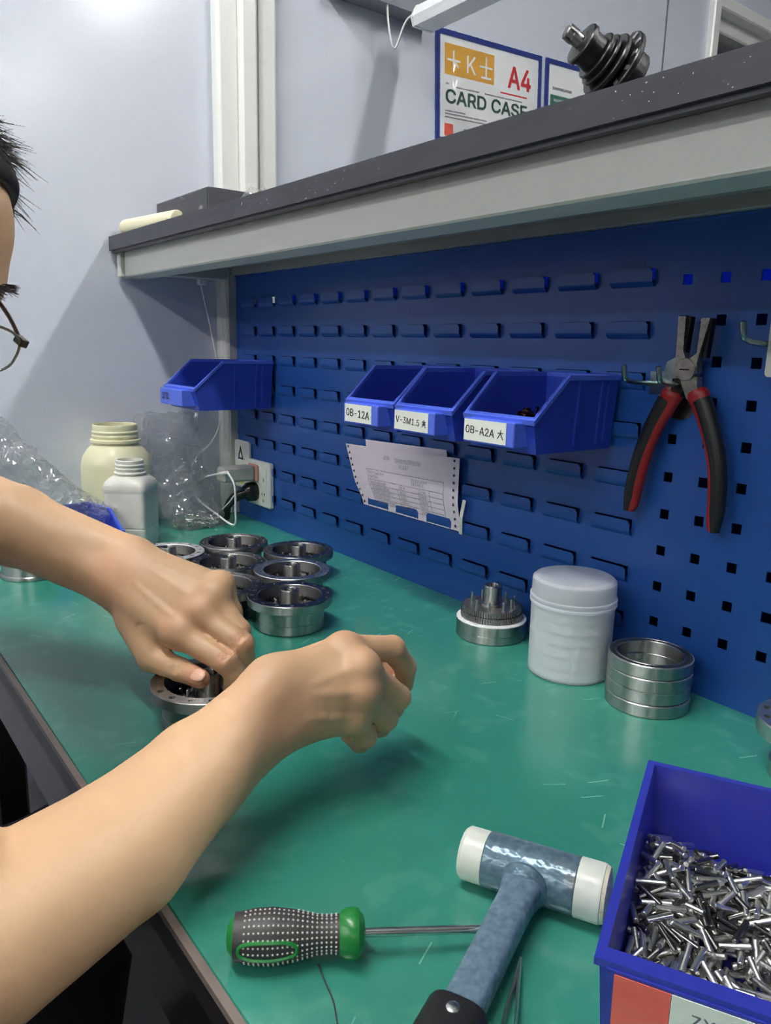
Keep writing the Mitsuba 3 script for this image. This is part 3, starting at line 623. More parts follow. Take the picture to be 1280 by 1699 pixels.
# ---------------------------------------------------------------- turned steel parts on the bench
def flange_unit(label, pos, rz=0.0, top='m_steel_top', ring='m_steel', group=None, shared={}):
    t = thing('flanged_gear_cup', label, 'gear cup', group)
    if not shared:
        prof = [(0.0395, 0.0), (0.0412, 0.0015), (0.0412, 0.012), (0.0406, 0.0124), (0.0406, 0.0130), (0.0412, 0.0134), (0.0412, 0.0295), (0.0500, 0.0295), (0.0508, 0.0303), (0.0508, 0.0392), (0.0500, 0.0400),
                (0.0388, 0.0400), (0.0380, 0.0392), (0.0380, 0.0120), (0.0, 0.0120), (0.0, 0.0)]
        m = man_of(lathe(prof[1:14] + [(0.0, 0.0120), (0.0, 0.0), (0.0395, 0.0)] if False else [(0.0, 0.0)] + prof[:15], 96))
        holes = []
        for k in range(16):
            a = k * math.pi / 8 + 0.1; r = 0.0021 if k % 4 else 0.0013
            for rr, z0, z1 in ((r, 0.02, 0.05), (r + 0.0007, 0.0388, 0.05)):
                c = trimesh.creation.cylinder(radius=rr, height=z1 - z0, sections=14); holes.append(man_of(mv(c, 0.0448 * math.cos(a), 0.0448 * math.sin(a), (z0 + z1) / 2)))
        m = tm_of(m - manifold3d.Manifold.batch_boolean(holes, manifold3d.OpType.Add))
        fn = m.face_normals; ctr = m.triangles_center; rad = np.hypot(ctr[:, 0], ctr[:, 1])
        up = (fn[:, 2] > 0.6) & (ctr[:, 2] > 0.0385)
        outer = ~up & (rad > 0.0385)
        shared['face'] = m.submesh([np.nonzero(up)[0]], append=True, repair=False)
        shared['body'] = m.submesh([np.nonzero(outer)[0]], append=True, repair=False)
        shared['bore'] = m.submesh([np.nonzero(~up & ~outer)[0]], append=True, repair=False)
        shared['hub'] = lathe([(0.0, 0.012), (0.013, 0.012), (0.013, 0.020), (0.0112, 0.021), (0.0112, 0.0455), (0.0106, 0.046), (0.0078, 0.046), (0.0072, 0.0454), (0.0072, 0.022), (0.0, 0.022)], 40)
        g = []
        for k in range(44):                                          # inner toothing round the wall
            a = k * 2 * math.pi / 44; b = box(0.0335, 0.0378, -0.0012, 0.0012, 0.012, 0.026); g.append(tf(b, rot(a, [0, 0, 1])))
        shared['teeth'] = cat(g)
        g = []; rr = random.Random(4)
        for k in range(5):                                           # planet gears with their pins
            a = k * 2 * math.pi / 5; n = 14
            pts = [(0.0088 * (1 + 0.16 * (j % 4 in (1, 2))) * math.cos(j * math.pi / (2 * n)), 0.0088 * (1 + 0.16 * (j % 4 in (1, 2))) * math.sin(j * math.pi / (2 * n))) for j in range(4 * n)]
            p = prism(sg.Polygon(pts), 0.010 + 0.003 * (k % 2)); g.append(mv(p, 0.0232 * math.cos(a), 0.0232 * math.sin(a), 0.012))
        shared['planet'] = g
        q = []
        for k in range(15):
            a = k * 2 * math.pi / 15 + 0.2; r0 = (0.0232, 0.028, 0.0185)[k % 3]
            c = lathe([(0, 0.012), (0.0016, 0.012), (0.0016, 0.030 - 0.001 * (k % 4)), (0.0011, 0.0308 - 0.001 * (k % 4)), (0, 0.0308 - 0.001 * (k % 4))], 10); q.append(mv(c, r0 * math.cos(a), r0 * math.sin(a), 0))
        shared['pins'] = q
        shared['ply'] = {}
    P = shared['ply']
    def get(k, m, mt, sm):
        if (k, mt) not in P: P[(k, mt)] = ring_ply(m, mt, sm) if mt in ('m_steel', 'm_steel_mid') else mikit.ply(m, mt, sm)
        return P[(k, mt)]
    M = trimesh.transformations.translation_matrix(pos) @ rot(rz, [0, 0, 1])
    obj('body', get('body', shared['body'], ring, 30), None, t, M=M)
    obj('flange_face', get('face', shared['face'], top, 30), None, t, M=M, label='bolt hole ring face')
    obj('bore', get('bore', shared['bore'], 'm_steel_mid', 30), None, t, M=M)
    obj('hub', get('hub', shared['hub'], 'm_steel', 30), None, t, M=M, label='bright hollow hub')
    obj('inner_teeth', get('teeth', shared['teeth'], 'm_steel_dark', False), None, t, M=M, kind='stuff')
    for k, g in enumerate(shared['planet']): obj('planet_gear', get(f'pl{k}', g, 'm_steel_mid', False), None, t, M=M)
    for k, g in enumerate(shared['pins']): obj('pin', get(f'pi{k}', g, 'm_chrome', 30), None, t, M=M)
    return t
def on(x, y, z=0.0): return (x, y, BT + z)
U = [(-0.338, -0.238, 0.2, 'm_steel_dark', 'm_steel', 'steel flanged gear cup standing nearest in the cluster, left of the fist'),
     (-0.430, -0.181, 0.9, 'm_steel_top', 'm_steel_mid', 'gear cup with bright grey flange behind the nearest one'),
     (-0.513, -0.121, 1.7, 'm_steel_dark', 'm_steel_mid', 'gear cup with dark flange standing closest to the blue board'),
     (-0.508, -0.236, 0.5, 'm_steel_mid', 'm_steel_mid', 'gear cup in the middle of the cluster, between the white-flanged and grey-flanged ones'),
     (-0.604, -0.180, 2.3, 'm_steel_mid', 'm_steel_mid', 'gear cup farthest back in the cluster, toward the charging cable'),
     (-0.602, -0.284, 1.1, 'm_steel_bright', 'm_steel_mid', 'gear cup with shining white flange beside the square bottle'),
     (-0.420, -0.289, 0.3, 'm_steel_mid', 'm_steel_mid', 'gear cup half hidden behind the left hand knuckles'),
     (-0.168, -0.420, 0.7, 'm_steel_mid', 'm_steel_mid', 'gear cup being filled by the left hand fingers')]
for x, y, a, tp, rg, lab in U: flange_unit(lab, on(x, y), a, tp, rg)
# the taller flanged piece at the right edge of the picture
t = thing('flanged_hub', 'steel flanged hub with slotted bolt holes at the right edge beside the board', 'flanged hub')
m = man_of(lathe([(0, 0), (0.033, 0), (0.034, 0.001), (0.034, 0.012), (0.032, 0.014), (0.031, 0.034), (0.046, 0.036), (0.047, 0.037), (0.047, 0.049), (0.0462, 0.050), (0.0, 0.050)], 96))
hs = []
for k in range(14):
    a = k * 2 * math.pi / 14
    for da in (-0.03, 0, 0.03):
        hs.append(man_of(mv(trimesh.creation.cylinder(radius=0.0022, height=0.03, sections=14), 0.0405 * math.cos(a + da), 0.0405 * math.sin(a + da), 0.05)))
hs.append(man_of(mv(trimesh.creation.cylinder(radius=0.012, height=0.06, sections=32), 0, 0, 0.05)))
m = tm_of(m - manifold3d.Manifold.batch_boolean(hs, manifold3d.OpType.Add))
obj('body', m, 'm_steel_top', t, 25, M=trimesh.transformations.translation_matrix(on(0.199, -0.066)) @ rot(0.25, [0, 0, 1]))
# steel ring at the left edge, behind the far arm
t = thing('steel_ring', 'plain turned steel ring at the left edge under the raised forearm', 'ring')
obj('body', lathe([(0.030, 0.0), (0.0415, 0.0), (0.0425, 0.001), (0.0425, 0.005), (0.0400, 0.0065), (0.0400, 0.032), (0.039, 0.033), (0.031, 0.033), (0.030, 0.032)], 96), 'm_steel', t, 30, M=trimesh.transformations.translation_matrix(on(-0.725, -0.440)))
# gear assembly
GA = trimesh.transformations.translation_matrix(on(-0.181, -0.053))
t = thing('gear_assembly', 'steel gear stack with toothed discs, upright pins and hub by the board', 'gear assembly')
obj('base', lathe([(0, 0), (0.0400, 0), (0.0412, 0.0012), (0.0412, 0.0095), (0.0408, 0.0098), (0.0412, 0.0101), (0.0412, 0.0205), (0.0405, 0.0212), (0.0, 0.0212)], 96), 'm_steel', t, 30, M=GA)
obj('cage_ring', lathe([(0.035, 0.0211), (0.0412, 0.0211), (0.0416, 0.0217), (0.0408, 0.0228), (0.035, 0.0232)], 96), 'm_white_plastic', t, 30, M=GA, label='white ring under the teeth')
def gear(r0, r1, n, z0, z1):
    pts = []
    for k in range(n):
        for f, r in ((0.0, r0), (0.22, r1), (0.52, r1), (0.74, r0)):
            a = (k + f) * 2 * math.pi / n; pts.append((r * math.cos(a), r * math.sin(a)))
    return mv(prism(sg.Polygon(pts), z1 - z0), 0, 0, z0)
obj('gear_disc', gear(0.0350, 0.0368, 72, 0.0233, 0.0300), 'm_steel_mid', t, smooth=False, M=GA)
obj('gear_disc', gear(0.0330, 0.0348, 72, 0.0306, 0.0372), 'm_steel_mid', t, smooth=False, M=GA)
obj('hub', lathe([(0, 0.0372), (0.0152, 0.0372), (0.0152, 0.0405), (0.0108, 0.0410), (0.0108, 0.0600), (0.0100, 0.0610), (0.0072, 0.0610), (0.0066, 0.0602), (0.0066, 0.045), (0, 0.045)], 48), 'm_steel', t, 30, M=GA, label='hollow hub')
for k in range(10):
    a = 0.35 + k * 2 * math.pi / 10; rr = 0.0265 if k % 2 else 0.0245
    obj('pin', mv(lathe([(0, 0.0372), (0.0014, 0.0372), (0.0014, 0.0465), (0.0009, 0.0475), (0, 0.0475)], 10), rr * math.cos(a), rr * math.sin(a), 0), 'm_chrome', t, 30, M=GA)
# stack of bearing rings
rp = ring_ply(lathe([(0.0305, 0.0004), (0.0310, 0.0), (0.0385, 0.0), (0.0395, 0.0009), (0.0395, 0.0118), (0.0385, 0.0127), (0.0372, 0.0127), (0.0368, 0.0121), (0.0332, 0.0121), (0.0328, 0.0127), (0.0312, 0.0127), (0.0305, 0.0121)], 96), 'm_steel', 30)
for k, lab in enumerate(('bottom bearing ring of the steel stack on the bench', 'second bearing ring from the bottom of the steel stack', 'second bearing ring from the top of the steel stack', 'topmost bearing ring of the steel stack beside the white tub')):
    t = thing('bearing_ring', lab, 'bearing ring', 'stacked bearing rings')
    M = trimesh.transformations.translation_matrix(on(0.0355 + (0.0006, -0.0005, 0.0007, 0)[k], -0.0555 + (0, 0.0006, -0.0004, 0)[k], 0.0128 * k))
    obj('race', rp, None, t, M=M)
    obj('seal', lathe([(0.0330, 0.0030), (0.0370, 0.0030), (0.0370, 0.0123), (0.0330, 0.0123)], 64), 'm_lcd_gasket', t, 30, M=M, label='dark seal between the races')
# translucent tub with rings stored inside
CN = trimesh.transformations.translation_matrix(on(-0.058, -0.0595))
t = thing('plastic_tub', 'tall cloudy white plastic tub with screw lid, rings showing through', 'tub')
prof = [(0.0, 0.0), (0.0405, 0.0), (0.0425, 0.002), (0.0430, 0.080), (0.0420, 0.0810), (0.0415, 0.0800), (0.0410, 0.003), (0.0, 0.0015)]
obj('body', lathe(prof, 96), 'm_canister', t, 30, M=CN)
lid = [(0.0, 0.1045), (0.0400, 0.1045), (0.0428, 0.102), (0.0432, 0.0995), (0.0432, 0.0855), (0.0448, 0.0845), (0.0448, 0.0825), (0.0436, 0.0815), (0.0436, 0.0800), (0.0448, 0.0790), (0.0448, 0.0770), (0.0434, 0.0760), (0.0434, 0.0770), (0.0424, 0.0990), (0.0395, 0.1030), (0.0, 0.1030)]
obj('lid', lathe(lid[::-1], 96), 'm_canister', t, 30, M=CN, label='screw lid with ribs')
ip = mikit.ply(lathe([(0.031, 0.0), (0.0380, 0.0), (0.0400, 0.0010), (0.0400, 0.0096), (0.0380, 0.0106), (0.031, 0.0106)], 72), 'm_steel_bright', 30)
for k in range(6):
    t2 = thing('bearing_ring', 'bearing ring seen dimly inside the cloudy white tub', 'bearing ring', 'bearing rings inside the tub')
    obj('race', ip, None, t2, M=CN @ trimesh.transformations.translation_matrix([0, 0, 0.0022 + 0.0125 * k]))

# ---------------------------------------------------------------- jars and bags at the far end
JM = trimesh.transformations.translation_matrix(on(-0.923, -0.247))
t = thing('cream_jar', 'round cream plastic jar with open threaded neck at the wall', 'jar')
jr = [(0, 0), (0.052, 0), (0.058, 0.004), (0.060, 0.02), (0.060, 0.118), (0.056, 0.136), (0.046, 0.150), (0.0385, 0.157), (0.0385, 0.160), (0.0425, 0.161), (0.0425, 0.165), (0.0375, 0.166)]
for z in (0.169, 0.176): jr += [(0.0375, z), (0.0392, z + 0.0015), (0.0392, z + 0.0032), (0.0375, z + 0.0048)]
jr += [(0.0375, 0.189), (0.0365, 0.191), (0.0352, 0.191), (0.0345, 0.189), (0.0345, 0.160), (0.055, 0.130), (0.057, 0.02), (0.0, 0.008)]
obj('body', lathe(jr, 72), 'm_jar_cream', t, 35, M=JM)
BM = trimesh.transformations.translation_matrix(on(-0.806, -0.264)) @ rot(-0.72, [0, 0, 1])
t = thing('square_bottle', 'square white plastic bottle with open neck in front of the cream jar', 'bottle')
R = [superell(0.030, 0.030, 8, 0.0), superell(0.0335, 0.0335, 8, 0.003)]
for z in (0.012, 0.030): R.append(superell(0.0345, 0.0345, 9, z))
R += [superell(0.0345, 0.0345, 9, 0.0345), superell(0.0338, 0.0338, 9, 0.0350), superell(0.0338, 0.0338, 9, 0.0370), superell(0.0345, 0.0345, 9, 0.0375)]
R += [superell(0.0345, 0.0345, 9, 0.094), superell(0.0358, 0.0358, 8, 0.0965), superell(0.0358, 0.0358, 7, 0.104), superell(0.034, 0.034, 5, 0.111), superell(0.029, 0.029, 3, 0.117), superell(0.0235, 0.0235, 2, 0.120),
      superell(0.0225, 0.0225, 2, 0.1215), superell(0.0255, 0.0255, 2, 0.1225), superell(0.0255, 0.0255, 2, 0.1245), superell(0.0215, 0.0215, 2, 0.1255)]
for z in (0.129, 0.135): R += [superell(0.0215, 0.0215, 2, z), superell(0.0232, 0.0232, 2, z + 0.001), superell(0.0232, 0.0232, 2, z + 0.0024), superell(0.0215, 0.0215, 2, z + 0.0036)]
R += [superell(0.0215, 0.0215, 2, 0.1435), superell(0.0205, 0.0205, 2, 0.1448), superell(0.0190, 0.0190, 2, 0.1448), superell(0.0185, 0.0185, 2, 0.12), superell(0.012, 0.012, 2, 0.11)]
obj('body', loft(R), 'm_bottle_white', t, 30, M=BM)

def crumpled_bag(profile, seed, amp, n=90, rows=70, closed_bottom=True):
    """a thin plastic bag: rings given by profile (s in 0..1 -> centre, half-axes, direction), folded by ridged noise"""
    v = []
    for j in range(rows + 1):
        s = j / rows; c, hx, hy, ang = profile(s)
        for i in range(n):
            a = 2 * math.pi * i / n
            x, y = hx * math.cos(a), hy * math.sin(a)
            v.append([c[0] + x * math.cos(ang) - y * math.sin(ang), c[1] + x * math.sin(ang) + y * math.cos(ang), c[2]])
    v = np.array(v)
    def ridged(p): return 1 - np.abs(2 * meshkit.noise(p, seed) - 1) ** 0.7
    for f, k in ((14, 1.0), (30, 0.5), (75, 0.22), (160, 0.06)):
        d = np.stack([ridged(v * f + 11 * q) - 0.6 for q in range(3)], 1); v = v + d * amp * k
    f = []
    for j in range(rows):
        for i in range(n):
            l = (i + 1) % n; a, b, c, d = j * n + i, j * n + l, (j + 1) * n + l, (j + 1) * n + i
            f += [[a, b, c], [a, c, d]]
    v[:, 2] = np.maximum(v[:, 2], BT + 0.0008)
    v[:, 0] = np.maximum(v[:, 0], WX + 0.003)
    if closed_bottom:
        v = np.vstack([v, v[:n].mean(0)]); f += [[len(v) - 1, (i + 1) % n, i] for i in range(n)]
    return trimesh.Trimesh(v, f, process=False)
def lerp_rows(rows):
    rows = [(r[0], np.array(r[1], float)) for r in rows]
    S = [r[0] for r in rows]
    def fn(s):
        q = [np.interp(s, S, [r[1][k] for r in rows]) for k in range(6)]
        return q[:3], q[3], q[4], q[5]
    return fn
# standing bag of pins between bottle and sockets
t = thing('plastic_bag', 'tall clear plastic bag standing against the wall with steel pins in its foot', 'plastic bag')
obj('film', crumpled_bag(lerp_rows([(0, (-0.880, -0.118, BT + 0.001, 0.052, 0.026, 1.25)), (0.15, (-0.885, -0.118, BT + 0.022, 0.060, 0.034, 1.25)), (0.35, (-0.915, -0.130, BT + 0.070, 0.054, 0.020, 1.3)), (0.7, (-0.940, -0.142, BT + 0.140, 0.056, 0.010, 1.35)), (1, (-0.952, -0.140, BT + 0.205, 0.056, 0.005, 1.4))]), 3, 0.014), 'm_film', t, smooth=False)
rng = np.random.default_rng(8); pn = []
for k in range(150):
    d = rng.normal(0, 1, 3) * [1, 1, 0.35]; a = rng.uniform(0, 6.28); q = math.sqrt(rng.uniform(0, 1))
    c = np.array([-0.880 + math.cos(a) * q * 0.026, -0.118 + math.sin(a) * q * 0.044, BT + 0.005 + rng.uniform(0, 0.024) * (1 - q * q * 0.6)])
    M = frame_mat(d, o=c); pn.append(tf(trimesh.creation.cylinder(radius=0.0013, height=0.012, sections=7), M))
k = obj('bagged_pins', cat(pn), 'm_pin_steel', None, smooth=30, label='steel pins lying in the foot of the standing clear bag', kind='stuff'); labels[k]['category'] = 'pins'
# small blue bin with a bag pushed into it
t, M = storage_bin('small blue bin on the bench left of the square bottle, holding a clear bag', 0.088, 0.120, 0.074, (-0.838, -0.366, BT + 0.0005), 1.75, front=0.62, plate=False)
t = thing('plastic_bag', 'crumpled clear plastic bag rising out of the small blue bin on the bench', 'plastic bag')
obj('film', crumpled_bag(lerp_rows([(0, (-0.800, -0.355, BT + 0.012, 0.030, 0.028, 0)), (0.15, (-0.800, -0.352, BT + 0.040, 0.036, 0.034, 0)), (0.30, (-0.805, -0.350, BT + 0.066, 0.050, 0.044, 0.2)), (0.55, (-0.830, -0.385, BT + 0.100, 0.058, 0.036, 0.5)), (0.8, (-0.855, -0.425, BT + 0.150, 0.036, 0.024, 0.8)), (1, (-0.870, -0.450, BT + 0.205, 0.012, 0.008, 1.0))]), 11, 0.020), 'm_film', t, smooth=False)
rng = np.random.default_rng(9); pn = []
for k in range(90):
    d = rng.normal(0, 1, 3); a = rng.uniform(0, 6.28); q = math.sqrt(rng.uniform(0, 1))
    c = np.array([-0.800 + math.cos(a) * q * 0.022, -0.352 + math.sin(a) * q * 0.026, BT + 0.030 + rng.uniform(0, 0.026) * (1 - q * 0.6)])
    pn.append(tf(trimesh.creation.cylinder(radius=0.0016, height=0.011, sections=7), frame_mat(d, o=c)))
k = obj('bagged_pins', cat(pn), 'm_pin_steel_dark', None, smooth=30, label='steel pins inside the bag in the small blue bench bin', kind='stuff'); labels[k]['category'] = 'pins'
t = thing('plastic_bag', 'clear plastic bag at the left edge above the raised forearm', 'plastic bag')
obj('film', crumpled_bag(lerp_rows([(0, (-0.88, -0.485, BT + 0.003, 0.05, 0.03, 0.3)), (0.3, (-0.88, -0.485, BT + 0.06, 0.060, 0.040, 0.3)), (0.7, (-0.89, -0.490, BT + 0.14, 0.052, 0.030, 0.4)), (1, (-0.90, -0.50, BT + 0.20, 0.030, 0.010, 0.4))]), 21, 0.018), 'm_film', t, smooth=False)

# ---------------------------------------------------------------- pins in the big blue bin, near right
QO = np.array([0.2115, -0.3365]); QA = math.atan2(-0.153, 0.079)             # middle of the left side, direction of its length (towards the viewer)
PL, PW, PH = 0.190, 0.125, 0.062
qd = np.array([math.cos(QA), math.sin(QA)]); qw = np.array([-qd[1], qd[0]])     # along the length, across (to the right)
QC = QO + qw * PW / 2 - qd * PL / 2                                             # middle of the back edge
PM = np.eye(4); PM[:2, 0], PM[:2, 1], PM[:2, 3] = qw, -qd, QC; PM[2, 3] = BT + 0.0005
t = thing('storage_bin', 'open blue tray full of loose steel pins, red and white labels on its front', 'storage bin')
def fr(w, l0, l1, z): return [[-w / 2, -l0, z], [w / 2, -l0, z], [w / 2, -l1, z], [-w / 2, -l1, z]]
tw = 0.0026
o = manifold3d.Manifold.hull_points(np.array(fr(PW * 0.94, 0.005, PL * 0.955, 0) + fr(PW, 0, PL, PH)))
i = manifold3d.Manifold.hull_points(np.array(fr(PW * 0.94 - 2 * tw, 0.005 + tw, PL * 0.955 - tw - 0.004, tw) + fr(PW - 2 * tw, tw, PL - tw - 0.004, PH + 0.001)))
obj('body', tm_of(o - i), 'm_bin_dark', t, smooth=False, M=PM)
rm = manifold3d.Manifold.hull_points(np.array(fr(PW + 0.004, -0.002, PL + 0.002, PH - 0.004) + fr(PW + 0.004, -0.002, PL + 0.002, PH))) - i
rm = rm - manifold3d.Manifold.hull_points(np.array(fr(PW * 0.99, 0.002, PL - 0.002, PH - 0.005) + fr(PW * 0.99, 0.002, PL - 0.002, PH - 0.0001))) if False else rm
obj('rim', tm_of(rm), 'm_bin_dark', t, smooth=False, M=PM)
# front flange with the labels, leaning outwards
def front_quad(x0, x1, z0, z1, lift, th):
    pts = []
    for z in (z0, z1):
        y = -(PL * 0.955 + (PL - PL * 0.955) * z / PH) - 0.0026
        for yy in (y - lift, y - lift - th):
            for x in (x0, x1): pts.append([x, yy, z])
    return trimesh.convex.convex_hull(np.array(pts))
obj('label_holder', front_quad(-PW * 0.47, PW * 0.47, 0.018, PH - 0.003, -0.003, 0.004), 'm_bin_dark', t, smooth=False, M=PM)
obj('base_step', box(-PW * 0.475, PW * 0.475, -PL * 0.968, -PL * 0.90, 0.0, 0.016, 0.002), 'm_bin_dark', t, smooth=False, M=PM)
obj('red_label', front_quad(-PW * 0.44, -PW * 0.44 + 0.0245, 0.024, PH - 0.0045, 0.0012, 0.0004), 'm_label_red', t, smooth=False, M=PM, label='plain red label')
wl = obj('white_label', front_quad(-PW * 0.44 + 0.0247, PW * 0.44, 0.021, PH - 0.0045, 0.0012, 0.0004), 'm_label_paper', t, smooth=False, M=PM, label='white label with handwriting')
tx = handwriting('7X13.8', 0.0058); tx.apply_transform(XZ)
th = math.atan2(PL * 0.045, PH); tx.apply_transform(rot(th, [1, 0, 0])); tx.apply_translation([-PW * 0.44 + 0.047, -(PL * 0.955 + PL * 0.045 * 0.045 / PH) - 0.0045, 0.0475])
obj('writing', tx, 'm_ink_grey', wl, smooth=False, M=PM)
for k, (lx, lz) in enumerate(((0.046, 0.032),)):
    tx = handwriting('10', 0.0058); tx.apply_transform(XZ); tx.apply_transform(rot(th, [1, 0, 0])); tx.apply_translation([-PW * 0.44 + lx, -(PL * 0.955 + PL * 0.045 * lz / PH) - 0.0045, lz]); obj('writing', tx, 'm_ink_grey', wl, smooth=False, M=PM)
# heap: each pin settles on what lies under it
rng = np.random.default_rng(17)
LPN, RPN = 0.0165, 0.00165
cell = 0.0012; gx, gy = int(PW * 0.93 / cell), int(PL * 0.95 / cell)
Hm = np.full((gx, gy), tw + 0.0002)
pins = []
def want(x, y):            # heap height wanted (x across, y along from the back)
    a = (x + PW / 2) / PW; b = y / PL
    h = 0.019 + 0.016 * math.exp(-((b - 0.34) / 0.2) ** 2) * (1 - 0.35 * a) + 0.010 * math.exp(-((a - 0.15) / 0.2) ** 2 - ((b - 0.55) / 0.4) ** 2)
    h *= min(1.0, max(0.0, (b - 0.14) / 0.10)) * (1 - 0.9 * math.exp(-((a - 0.62) / 0.22) ** 2 - ((b - 0.93) / 0.13) ** 2)) * (1 - 0.75 * math.exp(-((a - 0.47) / 0.07) ** 2 - ((b - 0.62) / 0.05) ** 2))
    return h
tries = 0
while len(pins) < 900 and tries < 9000:
    tries += 1
    x = rng.uniform(-PW * 0.46, PW * 0.46); y = rng.uniform(PL * 0.05, PL * 0.93)
    base_ang = 0.9 + 1.3 * (meshkit.noise(np.array([[x * 45, y * 45, 0.0]]), 3)[0] - 0.5) * 3.2
    a = base_ang + rng.normal(0, 0.45)
    dx, dy = math.cos(a) * LPN / 2, math.sin(a) * LPN / 2
    if abs(x) + abs(dx) > PW * 0.462 or y - abs(dy) < PL * 0.045 or y + abs(dy) > PL * 0.925: continue
    s = np.linspace(-1, 1, 13); xs, ys = x + dx * s, y + dy * s
    ii, jj = np.clip(((xs + PW * 0.465) / cell).astype(int), 0, gx - 1), np.clip(((ys - 0.002) / cell).astype(int), 0, gy - 1)
    h = Hm[ii, jj]
    k0 = int(np.argmax(h[:7])); k1 = 6 + int(np.argmax(h[6:]))
    z0, z1 = h[k0], h[k1]
    sl = (z1 - z0) / max((s[k1] - s[k0]), 0.35); sl = float(np.clip(sl, -0.0035, 0.0035))
    zc = float(np.max(h - sl * s)) * 0.72 + float(np.mean(h)) * 0.28 + RPN
    if zc > want(x, y) + tw: continue
    pins.append((x, y, zc, dx, dy, sl))
    for o1 in (-1, 0, 1):
        for o2 in (-1, 0, 1):
            i2, j2 = np.clip(ii + o1, 0, gx - 1), np.clip(jj + o2, 0, gy - 1)
            top = zc + sl * s + RPN * (1.0 if o1 == o2 == 0 else 0.35)
            Hm[i2, j2] = np.maximum(Hm[i2, j2], top)
pin_prof = [(0, -LPN / 2), (RPN - 0.0003, -LPN / 2), (RPN, -LPN / 2 + 0.0004), (RPN, LPN / 2 - 0.0004), (RPN - 0.0003, LPN / 2), (0, LPN / 2)]
pin_mesh = lathe(pin_prof, 12)
pin_ply = [mikit.ply(pin_mesh, 'm_pin_steel', 30), mikit.ply(pin_mesh, 'm_pin_steel_dark', 30)]
def pin_matrix(p):
    x, y, z, dx, dy, sl = p
    d = np.array([dx, -dy, sl]); return PM @ frame_mat(d, o=(x, -y, z))
inside = [p for p in pins if p[0] < PW * 0.5 * (0.38 + 0.1 * p[1] / PL)]
order = sorted(inside, key=lambda p: -(p[2] - 0.9 * want(p[0], p[1])))
single = order[:300]; ids = set(map(id, single))
for k, p in enumerate(single):
    t = thing('steel_pin', 'short round steel pin lying loose in the blue tray near the hammer', 'steel pin', 'loose steel pins in the blue tray')
    scene[t] = {**pin_ply[k % 3 == 2], 'to_world': T(pin_matrix(p).tolist())}
rest = [tf(lathe(pin_prof, 8), pin_matrix(p)) for p in pins if id(p) not in ids]
k = obj('steel_pins_below', cat(rest), 'm_pin_steel', None, 30, label='mass of steel pins lying under the top ones in the blue tray', kind='stuff'); labels[k]['category'] = 'steel pins'

# ---------------------------------------------------------------- hammer, screwdriver, tweezers, hair-thin wire
t = thing('hammer', 'blue mallet with white nylon faces lying beside the pin tray', 'hammer')
hl, hr = np.array((0.1203, -0.3759, 0.7680)), np.array((0.1957, -0.3364, 0.7680))
hx = (hr - hl) / np.linalg.norm(hr - hl); HLn = float(np.linalg.norm(hr - hl)); HR = 0.0170
HMx = frame_mat(hx, x=[0, 0, 1], o=(hl + hr) / 2)
HMx[2, 3] = BT + HR + 0.0005
L2 = HLn / 2
obj('head', tf(lathe([(0, -L2 + 0.0145), (HR - 0.0006, -L2 + 0.0145), (HR, -L2 + 0.0153), (HR, L2 - 0.0143), (HR - 0.0006, L2 - 0.0135), (0, L2 - 0.0135)], 64), HMx), 'm_hammer_head', t, 30, label='hammered blue steel head')
obj('face', tf(lathe([(0, -L2 - 0.001), (HR * 0.86, -L2 - 0.001), (HR - 0.0006, -L2 + 0.0012), (HR - 0.0006, -L2 + 0.0144), (0, -L2 + 0.0144)], 64), HMx), 'm_nylon', t, 30, label='white nylon face')
obj('face', tf(lathe([(0, L2 - 0.0134), (HR + 0.0003, L2 - 0.0134), (HR + 0.0003, L2), (HR, L2 + 0.0014), (HR * 0.97, L2 + 0.0018), (0, L2 + 0.0018)], 64), HMx), 'm_nylon', t, 30, label='white nylon face, worn at its end')
obj('worn_end', tf(lathe([(0, L2 + 0.0018), (HR * 0.985, L2 + 0.0018), (HR * 0.93, L2 + 0.0040), (HR * 0.6, L2 + 0.0052), (0, L2 + 0.0056)], 48), HMx), 'm_nylon_worn', t, 40, label='scuffed brownish striking end')
c0 = (hl + hr) / 2; c0[2] = BT + 0.0175
e0 = np.array((0.1989, -0.4448, 0.7640)); hd = e0 - c0; hd[2] = 0; hd /= np.linalg.norm(hd); hl3 = 0.34
hside = np.cross([0, 0, 1], hd)
ring = []
for s, w, h in ((0.004, 0.0128, 0.0120), (0.016, 0.0128, 0.0118), (0.030, 0.0108, 0.0092), (0.06, 0.0106, 0.0084), (0.118, 0.0106, 0.0082)):
    o2 = c0 + hd * s; q = superell(w, h, 3.2, 0, 40); ring.append(o2 + q[:, :1] * hside + q[:, 1:2] * np.array([0, 0, 1.0]) + np.array([0, 0, -0.006 * min(1, s / 0.12)]))
obj('handle', loft(ring), 'm_hammer_blue', t, 35, label='blue hammered steel shaft')
obj('socket_bead', tf(lathe([(0.0100, -0.0006), (0.0150, -0.0010), (0.0152, 0.0010), (0.0120, 0.0050), (0.0100, 0.0056)], 40), frame_mat(hd, o=c0 + hd * (HR - 0.002))), 'm_hammer_head', t, 40)
ring = []
for s, w, h in ((0.114, 0.0150, 0.0112), (0.117, 0.0158, 0.0122), (0.16, 0.0160, 0.0124), (0.22, 0.0150, 0.0122), (0.255, 0.016, 0.0124), (0.262, 0.014, 0.010)):
    o2 = c0 + hd * s; q = superell(w, h, 3.0, 0, 40); ring.append(o2 + q[:, :1] * hside + q[:, 1:2] * np.array([0, 0, 1.0]) + np.array([0, 0, -0.005]))
obj('grip', loft(ring), 'm_black_rubber', t, 35, label='black rubber grip')
